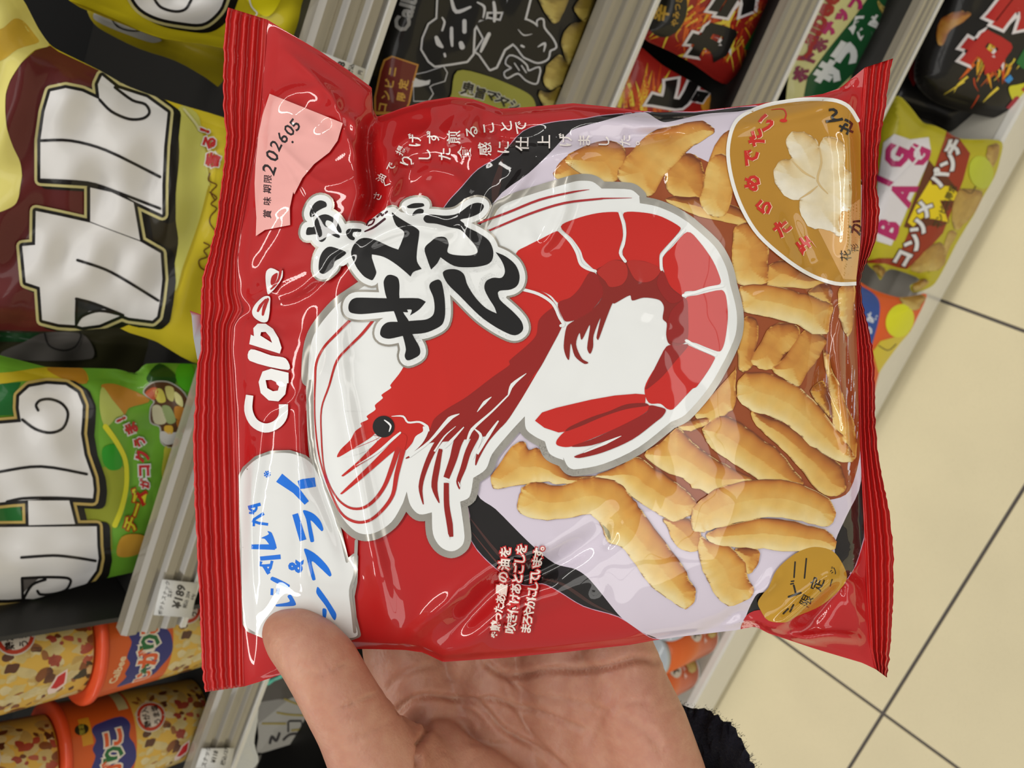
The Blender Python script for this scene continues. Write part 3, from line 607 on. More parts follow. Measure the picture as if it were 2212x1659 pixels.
a.poly(Q(480,560,640,420,820,230,1090,280,1400,300,1650,480,1800,640,1880,740,1700,1080,1480,960,1300,850,1250,1100,900,1100,700,800,560,760), (234, 236, 234), z0 + 1)
a.poly(Q(200,560,330,460,470,440,560,370,640,290,790,190,840,240,840,400,500,600,400,690,300,640), (234, 236, 234), z0 + 1)
for p in GL: a.poly(p, (13, 12, 12), z0 + 2, s=True)
a.stroke(Q(600,340,620,305,665,290,650,328,615,345), 3.5, (60, 18, 32), z0 + 2); a.stroke(Q(585,395,660,360,755,288), (3, 5, 5), (60, 18, 32), z0 + 2); a.stroke(Q(690,270,720,240,730,260,775,225), 4, (60, 18, 32), z0 + 2)
a.build('title_lettering', bag)

# --- gold badge, top right
a = art()
gb = V(1262,1560,1100,1560,900,1490,700,1360,500,1180,380,990,300,780,262,560,280,400,330,290,430,220,600,160,850,125,1080,130,1200,180,1275,290,1295,400,1297,700,1300,1000,1290,1300)
a.poly(gb, (182, 132, 40), BL, s=False, mat=0); a.stroke(gb[:16], 8, (240, 238, 232), BL + 1)
a.poly(V(965,1140,1150,1000,1290,900,1290,1300,1262,1530,1160,1525), (216, 168, 104), BL + .7, s=False)
a.puff(V(760,378,860,385,920,420,955,450,975,492,995,440,1020,420,1080,420,1160,460,1182,560,1170,650,1220,700,1228,850,1210,990,1150,1000,1130,1100,1160,1180,1110,1195,1060,1150,1000,1140,900,1125,850,1060,812,960,820,905,750,912,680,850,615,730,635,650,680,595,758,590,730,520,712,450), BL + 2, .12, w=24,
       pal=((0, (170, 130, 70)), (.3, (222, 186, 120)), (.6, (240, 222, 178)), (1, (252, 244, 222))))
a.stroke(V(975,500,990,620,960,760,1040,860), (2, 5, 5, 2), (226, 196, 138), BL + 3, mat=1); a.stroke(V(760,600,850,690,940,740), (2, 5, 2), (228, 198, 140), BL + 3, mat=1); a.stroke(V(820,900,900,850,960,800), (2, 5, 2), (226, 194, 136), BL + 3, mat=1)
for ch, x, y, an in (('出',862,1262,-35),('た',680,1125,-42),('ら',540,962,-58),('め',450,775,-78),('で',442,580,-90),('た',478,425,-108),('い',555,305,-118)):
    a.text(ch, *V(x, y)[0], an, 37, (200, 38, 26), BL + 3, bold=.05, halo=None); a.text(ch, V(x, y)[0][0] + 1.4, V(x, y)[0][1] + .6, an, 37, (248, 214, 180), BL + 2.5, bold=.055)
a.stroke(V(600,205,690,200,715,240,700,290), (1, 3, 3, 4), (200, 38, 26), BL + 3); a.disc(*V(695, 290)[0], 8, (200, 38, 26), BL + 3, ry=4)
for ch, x, y, an, sz in (('ん',1075,265,-125,40),('せ',1190,340,-150,36),('か',1262,1120,-70,34),('花',1180,1340,-95,26),('形',1250,1280,-95,18)): a.text(ch, *V(x, y)[0], an, sz, (28, 24, 20), BL + 4, bold=.03 if sz > 30 else 0)
a.build('gold_badge', bag)
# --- gold badge, lower right
a = art()
a.poly(X(1180,640,1270,628,1380,660,1450,750,1485,850,1450,925,1300,1060,1100,1150,1030,1190,900,1178,840,1100,820,1040,860,975,900,930,960,800,1080,690), (186, 140, 34), BL, s=True)
BK = (26, 22, 20); k = BL + 1
a.stroke(X(1098,740,1090,855), 3.2, BK, k); a.stroke(X(1182,715,1168,860), 3.2, BK, k)
a.stroke(X(1050,1000,1140,970), 4.5, BK, k); a.stroke(X(1105,985,1088,915), 4, BK, k); a.stroke(X(1065,905,1085,900), 3, BK, k); a.stroke(X(1070,885,1088,882), 3, BK, k)
a.stroke(X(1060,1110,1085,1060), 4, BK, k); a.stroke(X(1010,1125,1045,1090), 4, BK, k)
a.text('定', *X(1262, 905)[0], -72, 30, BK, k, bold=.012); a.text('限', *X(1180, 1030)[0], -62, 27, BK, k, bold=.012); a.stroke(X(1360,920,1375,870), 2.4, BK, k); a.text('ジ', *X(1385, 805)[0], -70, 17, BK, k, bold=.01)
a.build('gold_badge', bag)
# --- small print
a = art()
def line(s, p, q, size, up, colr=(240, 225, 215), halo=(196, 34, 34), hb=.085, bold=.03):
    n = len(s)
    for i, ch in enumerate(s):
        t = (i + .5) / n; x, y = p[0] + (q[0] - p[0]) * t, p[1] + (q[1] - p[1]) * t
        a.text(ch, x, y, math.degrees(math.atan2(q[1] - p[1], q[0] - p[0])), size, colr, BL + 3, bold=bold, up=up)
        if halo: a.text(ch, x, y, math.degrees(math.atan2(q[1] - p[1], q[0] - p[0])), size, halo, BL + 2, bold=bold + hb, up=up)
line('※煎ったあと', Yy(608,1035)[0], Yy(690,610)[0], 23, 188); line('量の油を', Yy(672,690)[0], Yy(712,290)[0], 26, 186)
line('吹き付けあとごしを', Yy(742,985)[0], Yy(840,280)[0], 25, 187); line('まろやかにしています。', Yy(866,985)[0], Yy(988,250)[0], 25, 188)
for ch, x, y, an in (('油',178,765,-62),('で',265,665,-60),('揚',355,520,-62),('げ',480,430,-90),('ず',645,400,-90),('煎',830,400,-90),('る',990,350,-96),('こ',1140,318,-96),('と',1300,303,-96),('で',1430,312,-95),
                     ('さ',145,930,-66),('く',225,815,-64),('り',410,612,-76),('し',570,562,-90),('た',750,552,-90),('食',925,535,-90),('感',1110,505,-92),('に',1275,490,-88),('仕',1445,460,-88),('上',1640,440,-90),('げ',1830,428,-90),('ま',2000,432,-90)):
    a.text(ch, *P(x, y)[0], an, 31 if x > 380 else 20, (242, 234, 228), BL + 3, bold=.012)
for ch, x, y in (('し',600,440),('た',790,430),('。',872,420)): a.text(ch, *U(x, y)[0], -90, 27, (242, 234, 228), BL + 3, bold=.012)
a.build('small_print', bag)
# ---------------------------------------------------------------- shelving, floor
YA, YC, YD = 0.43, 0.415, 0.385
YK = 0.327
zof = lambda x, y, yp: float(aty(x, y, yp)[2])
zAt, zAb = zof(690, 0, YA), zof(838, 0, YA)
zBt, zBb = zof(1310, 0, YA), zof(1412, 0, YA)
zCt, zCb = zof(1704, 0, YC), zof(1768, 0, YC)
zDt, zDb = zof(1990, 0, YD), zof(2028, 0, YD)
zRt, zRb = zof(468, 1500, YA), zof(565, 1475, YA)
XS = float(aty(372, 1352, YA)[0])          # where the left bay ends
XR = float(aty(1000, -500, YA)[0]) + 0.5; XL = XS - 1.3
FLOORM = plain('beige_floor_tile', (226, 214, 176), rough=0.62, amount=0.07, scale=9, bump=0.05, bscale=60)
nt = FLOORM.node_tree; bs = nt.nodes['Principled BSDF']
n2 = noise(nt, 700, 2); src = bs.inputs['Base Color'].links[0].from_socket
nt.links.new(mix(nt, src, tuple(lin((196, 184, 146))), (lambda r: (nt.links.new(n2.outputs[0], r.inputs[0]), setattr(r.inputs[1], 'default_value', .58), setattr(r.inputs[2], 'default_value', .75), setattr(r.inputs[4], 'default_value', .35), r.outputs[0])[-1])(nt.nodes.new('ShaderNodeMapRange'))), bs.inputs['Base Color'])
GROUT = plain('dark_tile_joint', (92, 86, 82), rough=0.8)
fl = boxm('floor', (-3.4, -2.6, -0.03), (3.0, 1.0, -0.0025), [GROUT]); fl['kind'] = 'structure'; fl['_o'] = tuple(fl.location)
px1, px0 = 0.1044 * H / 1.45, -0.5756 * H / 1.45; tw = px1 - px0; yj = 0.0967 * H / 1.45; g_ = 0.0026
for i in range(-4, 4):
    for j in range(-4, 2):
        x0, y0 = px0 + i * tw, yj + j * tw
        if x0 + tw > 3.0 or x0 < -3.4 or y0 < -2.6 or y0 > 0.95: continue
        boxm('floor_tile', (x0 + g_, y0 + g_, -0.006), (x0 + tw - g_, min(y0 + tw, 1.0) - g_, 0), [FLOORM], fl, bev=0.0012)

SH = plain('shelf_enamel_shade_dark', (34, 33, 31), rough=0.45, amount=0.04)  # grey boards coloured near black to carry the shade between the packs
DK = plain('back_panel_shade_black', (9, 9, 9), rough=0.8)  # near-black colour stands in for the deep shadow behind the packs
DECKM = plain('deck_enamel', (168, 164, 152), rough=0.45)
RAIL = plain('ribbed_price_rail_plastic', (128, 122, 108), rough=0.25, coat=0.9, amount=0.4, scale=14)
for n_ in RAIL.node_tree.nodes:
    if n_.type == 'TEX_NOISE':
        mp = RAIL.node_tree.nodes.new('ShaderNodeMapping'); mp.inputs['Scale'].default_value = (0.12, 9, 13)
        RAIL.node_tree.links.new(n_.inputs['Vector'].links[0].from_socket, mp.inputs[0]); RAIL.node_tree.links.new(mp.outputs[0], n_.inputs['Vector'])
EDGE = plain('white_rail_edge', (200, 198, 190), rough=0.3, coat=0.5)
KICK = plain('kick_plate', (120, 112, 96), rough=0.5)
unit = empty('shelving_unit', (0, 0.6, 0), 'pale grey snack shelving with ribbed clear price rails', 'shelf')
YB = 0.83
boxm('back_panel', (XL, YB, 0.02), (XR, YB + 0.02, 1.62), [DK], unit)
def shelf(x0, x1, y, zt, zb, upright=True):
    board = zb + (zt - zb) * 0.55
    boxm('shelf_board', (x0, y + 0.010, board - 0.012), (x1, YB, board), [SH], unit, bev=0.001)
    n = 3; prof = []
    for i in range(n):
        a, b = zt + (zb - zt) * i / n, zt + (zb - zt) * (i + 1) / n; d = abs(b - a)
        prof += [(y, a), (y - .0022, a - d * .25), (y - .0022, a - d * .7), (y, a - d * .85)]
    prof += [(y, zb), (y + 0.009, zb), (y + 0.009, zt)]
    r = extr('price_rail', prof, x0, x1, [RAIL], unit)
    extr('rail_lip', [(y - 0.004, zb + 0.0005), (y - 0.004, zb - 0.0035), (y + 0.009, zb - 0.0035), (y + 0.009, zb + 0.0005)], x0, x1, [EDGE], unit)
    return board
bA = shelf(XS, XR, YA, zAt, zAb); bB = shelf(XS, XR, YA, zBt, zBb); bC = shelf(XL, XR, YC, zCt, zCb); bD = shelf(XL, XR, YD, zDt, zDb)
bR = shelf(XL, XS - 0.006, YA, zRt, zRb)
bR2 = shelf(XL, XS - 0.006, YA, zRt - 0.19, zRb - 0.19)
# lowest deck and kick plate
zk = zof(2163, 301, YK)
boxm('base_deck', (XL, YK + 0.008, zk - 0.014), (XR, YB, zk - 0.001), [DECKM], unit, bev=0.001)
extr('deck_lip', [(YK, 0.030), (YK - .004, 0.032), (YK - .004, zk - .004), (YK, zk), (YK + .010, zk), (YK + .010, 0.030)], XL, XR, [EDGE], unit)
boxm('kick_plate', (XL, YK + 0.03, 0.0), (XR, YK + 0.05, zk - 0.014), [KICK], unit)
boxm('upright', (XS - 0.005, YA + 0.02, 0.0), (XS - 0.001, YB, 1.6), [SH], unit)

def plane(y0, z0, k=0.0, kx=0.0, x0=0.0):
    def d(px, py):
        r = dirs(px, py); return (y0 + k * (H - z0) - kx * x0) / (r[..., 1] - k * r[..., 2] - kx * r[..., 0])
    return d
def inside(x, y, poly):
    p = np.asarray(poly); q = np.roll(p, -1, 0); r = np.zeros(np.shape(x), bool)
    for (x1, y1), (x2, y2) in zip(p, q):
        if y1 == y2: continue
        r ^= ((y1 > y) != (y2 > y)) & (x < (x2 - x1) * (y - y1) / (y2 - y1) + x1)
    return r
def pack(name, label, group, outline, base, dep, bulge=0.018, Rd=90, wr=0.0008, seed=0, cat='snack bag', s=True, step=13):
    """a filled film bag: outline -> front and back films with a pillow between them; returns (empty, Art)"""
    pl = sm(outline, True, 3) if s else np.array(outline, float); rs = np.random.RandomState(seed)
    wv = [(rs.uniform(0, 6.28), rs.uniform(0.008, 0.035), rs.uniform(0, 6.28)) for _ in range(9)]
    def hh(x, y):
        d, _, _ = pdist(x, y, pl); u = np.clip(d / Rd, 0, 1)
        h = bulge * (1 - (1 - u) ** 2.2); w_ = 0
        for a_, f_, p_ in wv: w_ = w_ + 1.3 * (1 - np.abs(np.sin((x * math.cos(a_) + y * math.sin(a_)) * f_ + p_ + 0.8 * np.sin(y * .013 + p_))) ** 2)
        h = h - wr * (w_ - 3) * np.clip(d / 22, 0, 1)
        return np.where(inside(x, y, pl), h, 0)
    def clip(x, y):
        o = ~inside(x, y, pl); d, ex, ey = pdist(x, y, pl); return np.where(o, x + ex, x), np.where(o, y + ey, y)
    depth = lambda x, y: dep(x, y) - hh(x, y)
    c = pl.mean(0); e = empty(name, W(c[0], c[1], float(dep(*c))), label, cat, group)
    b = Art(depth, step=step, clip=clip, mat=3); b.poly(pl, base, 0, s=False); b.build('front_film', e)
    bk = Art(lambda x, y: dep(x, y) + 0.6 * hh(x, y) + .0004, step=step * 2, clip=clip, mat=3); bk.poly(pl, base, 0, s=False)
    o = bk.build('back_film', e); o.data.flip_normals()
    return e, Art(depth, step=step * .7, clip=clip, mat=3, eps=2.2e-4)
def blotch(a, pts_fn, box_, n, cols, seed, lo=6, hi=16, layer=None):
    rs = np.random.RandomState(seed)
    for _ in range(n):
        x, y = rs.uniform(box_[0], box_[2]), rs.uniform(box_[1], box_[3]); k = rs.randint(6, 10)
        an = np.linspace(0, 6.28, k, endpoint=False); r = rs.uniform(lo, hi) * rs.uniform(.5, 1.3, k); st_ = rs.uniform(.5, 1); ro = rs.uniform(0, 3.1)
        p = np.stack([r * np.cos(an), st_ * r * np.sin(an)], 1) @ np.array([[math.cos(ro), math.sin(ro)], [-math.sin(ro), math.cos(ro)]])
        a.poly([pts_fn(x + u, y + v)[0] for u, v in p], cols[rs.randint(len(cols))], layer, s=True, mat=4)
def letter(a, p, s=False, wd=3.2, cream=(196, 188, 130), shadow=(16, 14, 8), white=(222, 221, 220)):
    q = np.array(p, float); a.halo(q + (14, 5), 15, shadow, 4, s=s); a.halo(q, 13, cream, 5, s=s, fill=False); a.halo(q, 7, (20, 18, 18), 6, s=s, fill=False); a.poly(q, white, 7, s=s)
def lline(a, p, wd=6.0): a.stroke(p, wd, (20, 18, 18), 8); 

# ---- top shelf, image left: yellow bags with big white letters
dA = plane(0.50, bA, 0.16)
e, a = pack('snack_bag', 'yellow bag with a bulging white letter, partly above the picture', 'curl snack bags',
            [(60,-200),(100,-60),(152,3),(215,33),(290,62),(354,84),(481,104),(560,150),(640,160),(690,100),(735,-40),(760,-200)], (206, 190, 30), dA, seed=1, bulge=.02)
letter(a, A(1040,-500,1120,-60,1200,70,1350,150,1550,190,1720,200,1830,130,1900,20,1960,-500), s=True)
lline(a, A(1310,-20,1370,60,1490,98,1580,80,1630,0,1650,-60)); a.stroke(A(560,5,760,80,1100,230,1300,320,1600,390), 5, (160, 140, 20), 3)
a.poly(G(440,340,500,240,560,210,600,400,540,420,470,400), (176, 176, 172), 4, s=True); a.poly(G(-40,-60,20,60,100,130,160,140,230,60,260,-60), (222, 210, 20), 4, s=True)
a.stroke(G(-10,-40,10,50,60,110,50,130), 3, (225, 225, 220), 5); a.poly(G(480,160,540,60,600,-40,660,-40,640,60,590,190,560,200), (170, 168, 40), 4, s=True)
a.build('printed_artwork', e)
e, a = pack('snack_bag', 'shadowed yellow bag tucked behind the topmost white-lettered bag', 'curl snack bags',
            A(760,60,1100,110,1500,180,1950,330,2200,600,2300,1000,1900,770,1750,660,1500,520,1200,420,950,300,800,200), (150, 134, 20), plane(0.56, bA, 0.16), seed=2, bulge=.012, Rd=50)  # same yellow film, darkened in its colour for the shade it stands in
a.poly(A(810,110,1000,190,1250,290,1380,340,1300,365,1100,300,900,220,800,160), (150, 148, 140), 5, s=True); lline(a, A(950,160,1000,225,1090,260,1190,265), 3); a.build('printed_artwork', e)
e, a = pack('snack_bag', 'yellow and maroon bag with fat white cartoon letters', 'curl snack bags',
            [(-90,-40),(0,-55),(50,0),(68,33),(84,63),(106,94),(127,109),(215,152),(278,187),(380,223),(481,253),(600,300),(690,350),(700,480),(660,600),(600,690),(560,760),(480,790),(415,782),(342,740),(316,730),(278,718),(253,708),(127,716),(0,713),(-90,715)], (214, 194, 44), plane(0.475, bA, 0.14), seed=3, bulge=.022, Rd=100)
a.poly(A(430,390,300,430,180,540,90,680,50,800,45,950,60,1100,110,1250,170,1380,190,1500,160,1659) + B(180,0,140,150,50,210,-60,240,-380,250,-380,1240,500,1250,1100,1170,1300,300) + A(1380,1100,950,650,500,440), (92, 30, 30), 1, s=False)
a.poly(A(-380,-260,100,-260,200,0,270,130,330,250,420,385,300,425,180,540,90,680,50,800,45,950,60,1100,110,1250,170,1380,185,1500,160,1659) + B(180,0,140,150,50,210,-60,240,-380,250), (222, 212, 120), 2, s=True)
a.poly(A(-380,250,0,250,120,160,200,180,300,300,330,360,150,420,0,520,-380,560), (206, 170, 60), 2.5, s=True)
a.poly(A(1560,900,1700,1000,1800,1659) + B(1780,0,1700,300,1560,700,1500,900,1450,820,1480,400,1480,0) + A(1500,1400,1500,1000), (196, 194, 96), 3, s=True)
a.poly(A(1420,900,1500,1000,1530,1300,1500,1659) + B(1500,300,1520,500,1430,900,1300,1200,1100,1150,1200,0), (40, 34, 16), 3.2, s=True)
letter(a, A(430,780,560,752,700,780,850,850,835,720,870,645,1000,750,1250,830,1430,960,1400,1250) + B(1385,0,1385,250,1150,140,950,30) + A(750,1560,345,1535,345,1200,380,950))
letter(a, B(770,20,950,60,1140,150,1195,470,950,380,770,310))
letter(a, B(305,220,500,260,770,320,1195,480,1370,580,1385,800,1365,980,1340,1120,1300,1155,1100,1130,1040,1108,850,1190,700,1210,650,1195,500,1185,360,1150,340,870,220,830,190,520,300,510))
for p in (A(345,1200,600,1200,900,1280,1365,1510), A(850,850,950,950,1100,1015,1220,1010,1275,960,1240,890,1130,855,980,745), B(660,640,900,720,1100,830,1350,985), B(650,970,800,1010,1050,1110), B(655,970,650,1100,650,1195), B(650,1190,700,1120,850,1072,1040,1108), A(350,1535,750,1560,1000,1640,1365,1780) ): lline(a, p)
a.poly(B(655,965,800,1010,900,1055,760,1075,660,1150), (40, 42, 44), 7.5)
for ch, x, y, an in (('!',1738,1110,-70),('る',1785,1215,-70),('香',1815,1365,-75)): a.text(ch, *A(x, y)[0], an, 31, (176, 30, 30), 9, bold=.05); a.text(ch, *A(x, y)[0], an, 31, (215, 212, 205), 8, bold=.13)
BRN = (96, 56, 14)
for p in (A(1790,1480,1780,1540,1850,1580,1800,1640,1830,1700), B(1790,60,1850,110,1800,160,1850,200,1800,260,1790,320,1830,380), B(1740,490,1790,520,1740,560,1770,610,1700,640,1710,700,1760,730)): a.stroke(p, 3.2, BRN, 9)
a.stroke(A(1570,930,1660,1040,1700,1100), 5, (206, 204, 150), 9)
a.build('printed_artwork', e)
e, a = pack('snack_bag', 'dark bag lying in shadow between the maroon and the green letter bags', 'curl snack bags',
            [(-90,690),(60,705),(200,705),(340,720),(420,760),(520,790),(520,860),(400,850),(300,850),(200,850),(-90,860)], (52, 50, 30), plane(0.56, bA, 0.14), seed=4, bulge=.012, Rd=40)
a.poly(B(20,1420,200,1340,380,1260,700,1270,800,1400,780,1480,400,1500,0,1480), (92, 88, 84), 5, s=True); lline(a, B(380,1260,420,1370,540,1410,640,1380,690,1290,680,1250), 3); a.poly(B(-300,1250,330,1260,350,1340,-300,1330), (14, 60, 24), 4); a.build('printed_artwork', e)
e, a = pack('snack_bag', 'green cheese bag with fat white cartoon letters', 'curl snack bags',
            [(-90,780),(100,793),(250,797),(291,806),(316,786),(420,786),(540,790),(600,860),(590,1000),(520,1130),(450,1190),(400,1215),(360,1255),(312,1234),(202,1256),(72,1294),(-90,1312)], (104, 160, 44), plane(0.475, bA, 0.14), seed=6, bulge=.022, Rd=95)
a.poly(Cc(-380,60,0,100,400,50,700,60,740,180,200,170,0,195,-380,200), (190, 170, 30), 1, s=True); a.poly(Cc(400,60,700,60,740,190,560,160), (170, 120, 30), 1.5, s=True)
a.poly(Cc(-380,200,0,195,180,180,120,300,120,460,-380,480), (16, 96, 36), 2); a.poly(Cc(-380,1230,170,1230,200,1390,-380,1400), (20, 100, 36), 4.5)
a.poly(Cc(870,200,1000,200,1280,330,1100,400,1050,470,950,350,880,260), (176, 122, 40), 2, s=True); a.poly(Cc(870,220,960,330,1060,460,1000,480,900,560,850,400), (170, 180, 90), 2.5, s=True)
a.poly(Cc(700,1000,900,900,1050,900,1080,1200,960,1400,940,1659,700,1659), (142, 150, 40), 1, s=True)
a.stroke(Cc(900,560,1000,700,1070,850,1080,1050,1040,1250,980,1400), (12, 11, 10, 10, 11, 12), (206, 202, 40), 3)
a.poly(Cc(880,740,1000,720,1040,900,940,930,880,860), (40, 140, 30), 2.7, s=True)
letter(a, Cc(-300,520,0,535,180,520,160,400,165,300,250,222,400,195,560,205,660,270,705,380,700,500,690,620,720,800,790,1000,800,1100,790,1185,500,1170,100,1195,-300,1240), cream=(186, 162, 92))
letter(a, Cc(240,1190,590,1190,640,1390,245,1400), cream=(186, 162, 92)); letter(a, Cc(-300,1420,825,1410) + Dd(728,0,738,90,720,180,640,290,500,340,250,395,170,392,60,400,-300,400), cream=(186, 162, 92))
for p in (Cc(325,420,308,375,345,335,430,325,530,365,580,450,540,570,430,612,300,580,190,500), Cc(-300,1010,0,945,350,900,740,965), Cc(60,1200,200,1172,500,1168,790,1185), Dd(160,85,400,70,560,85,715,110), Dd(165,240,360,232,500,238,530,262,490,330,380,360,300,360,280,335), Dd(165,240,170,390), Dd(175,395,240,290,340,250)): lline(a, p)
a.poly(Dd(168,238,300,236,230,290,175,350), (90, 86, 84), 7.5)
for ch, x, y, an in (('チ',1115,1390,-68),('ー',1165,1270,-72),('ズ',1185,1160,-80)): a.text(ch, *Cc(x, y)[0], an, 34, (206, 200, 44), 9, bold=.03); a.text(ch, *Cc(x, y)[0], an, 34, (170, 40, 24), 8, bold=.10)
for ch, x, y, an, z in (('が',1235,1045,-86,22),('コ',1228,935,-92,30),('ク',1215,810,-98,32),('う',1190,690,-105,27),('ま',1120,575,-112,30),('!',1030,500,-115,28)):
    a.text(ch, *Cc(x, y)[0], an, z, (172, 28, 34), 9, bold=.05); a.text(ch, *Cc(x, y)[0], an, z, (208, 206, 200), 8, bold=.14)
a.poly(Cc(1420,720,1620,700,1680,850,1680,1090,1560,1110,1420,1070,1380,960,1395,820), (186, 182, 60), 6, s=True)
a.text('6', *Cc(1480, 1000)[0], -90, 50, (170, 52, 22), 7, bold=.05); a.text('種', *Cc(1535, 830)[0], -90, 33, (170, 52, 22), 7, bold=.05); a.text('の', *Cc(1630, 890)[0], -90, 22, (170, 52, 22), 7, bold=.03)
tr = a.halo(Cc(1340,180,1450,190,1570,280,1630,440,1630,600,1570,700,1470,735,1380,690,1370,560,1290,520,1290,400,1320,340,1230,270,1270,210), 3, (170, 170, 160), 6); a.poly(Cc(1340,180,1450,190,1570,280,1630,440,1630,600,1570,700,1470,735,1380,690,1370,560,1290,520,1290,400,1320,340,1230,270,1270,210), (82, 52, 26), 7, s=True)
for p, c in ((Cc(1240,270,1300,225,1350,240,1320,330,1270,310),(176,80,40)),(Cc(1310,250,1380,240,1415,340,1350,350),(200,190,80)),(Cc(1410,220,1480,230,1480,340,1430,320),(190,186,110)),(Cc(1490,260,1550,310,1560,390,1500,350),(210,206,140)),
             (Cc(1300,390,1370,385,1420,520,1320,530),(190,186,150)),(Cc(1380,390,1450,390,1500,510,1430,530),(140,156,100)),(Cc(1490,390,1570,400,1570,480,1500,490),(180,120,40)),(Cc(1510,500,1600,490,1590,580,1520,570),(170,106,36)),(Cc(1370,600,1450,610,1540,610,1500,690,1420,715,1370,670),(190,188,180)),(Cc(1405,555,1470,555,1470,620,1410,610),(200,160,50))):
    a.poly(p, c, 8, s=True)
a.poly(Cc(1600,0,1650,60,1660,260,1560,240,1500,140,1520,40), (70, 160, 20), 4, s=True); a.poly(Cc(1250,140,1360,20,1500,120,1480,200,1300,200), (28, 70, 14), 3.5, s=True)
a.poly(Dd(1200,0,1260,0,1200,160,1130,180,1090,160,1030,140), (90, 170, 60), 5, s=True)
a.poly(Cc(1040,1500,1200,1480,1300,1560,1150,1659,1000,1659), (200, 150, 50), 5, s=True)
a.build('printed_artwork', e)

# ---- stacked paper cups, image lower left
def lathe(name, prof, cx_, cy_, n, parent, colr, mat=3):
    an = np.linspace(0, 2 * np.pi, n, endpoint=False); v = []; f = []
    for z, r in prof: v += [(cx_ + r * math.cos(t), cy_ + r * math.sin(t), z) for t in an]
    for i in range(len(prof) - 1):
        for j in range(n): f.append((i * n + j, i * n + (j + 1) % n, (i + 1) * n + (j + 1) % n, (i + 1) * n + j))
    f += [tuple(range(n))[::-1], tuple(range((len(prof) - 1) * n, len(prof) * n))]
    return mesh(name, v, f, parent, colors=np.tile(lin(colr), (len(v), 1)), mats=MATS, midx=np.full(len(f), mat))
def wrap(cx_, cy_, ztop, hgt, r1, r0, th0):
    """print wrapped on a tapered cup: x = mm down from the rim, y = mm round the wall"""
    def f(x, y, off):
        t = np.clip(x / 1000 / hgt, 0, 1); r = r1 + (r0 - r1) * t + 0.0003 + off; a_ = th0 - (y / 1000) / r1
        v = np.stack([cx_ + r * np.cos(a_), cy_ + r * np.sin(a_), ztop - x / 1000], 1)
        n_ = np.stack([np.cos(a_), np.sin(a_), np.full_like(a_, -(r0 - r1) / hgt * -1)], 1); return v, n_ / np.linalg.norm(n_, axis=1, keepdims=True)
    return f
class WArt(Art):
    def build(self, name, parent=None):
        mp = self.depth; t = np.concatenate(self.t); l = np.concatenate(self.l); c = np.concatenate(self.c); m = np.concatenate(self.m)
        x, y, ly = t[..., 0].ravel(), t[..., 1].ravel(), np.repeat(l, 3); f = np.arange(len(x)).reshape(-1, 3)
        if self.clip: x, y = self.clip(x, y)
        pa = np.stack([x[f], y[f]], -1); ar = (pa[:, 1, 0]-pa[:, 0, 0])*(pa[:, 2, 1]-pa[:, 0, 1])-(pa[:, 1, 1]-pa[:, 0, 1])*(pa[:, 2, 0]-pa[:, 0, 0])
        f = np.where((ar < 0)[:, None], f, f[:, ::-1])[np.abs(ar) > 1e-4]; m = m[np.abs(ar) > 1e-4]
        v, nr = mp(x, y, ly * self.eps); return mesh(name, v, f, parent, colors=c.reshape(-1, 3), mats=MATS, midx=m, normals=nr)
CUPR = 0.0415; th_cup = -1.0
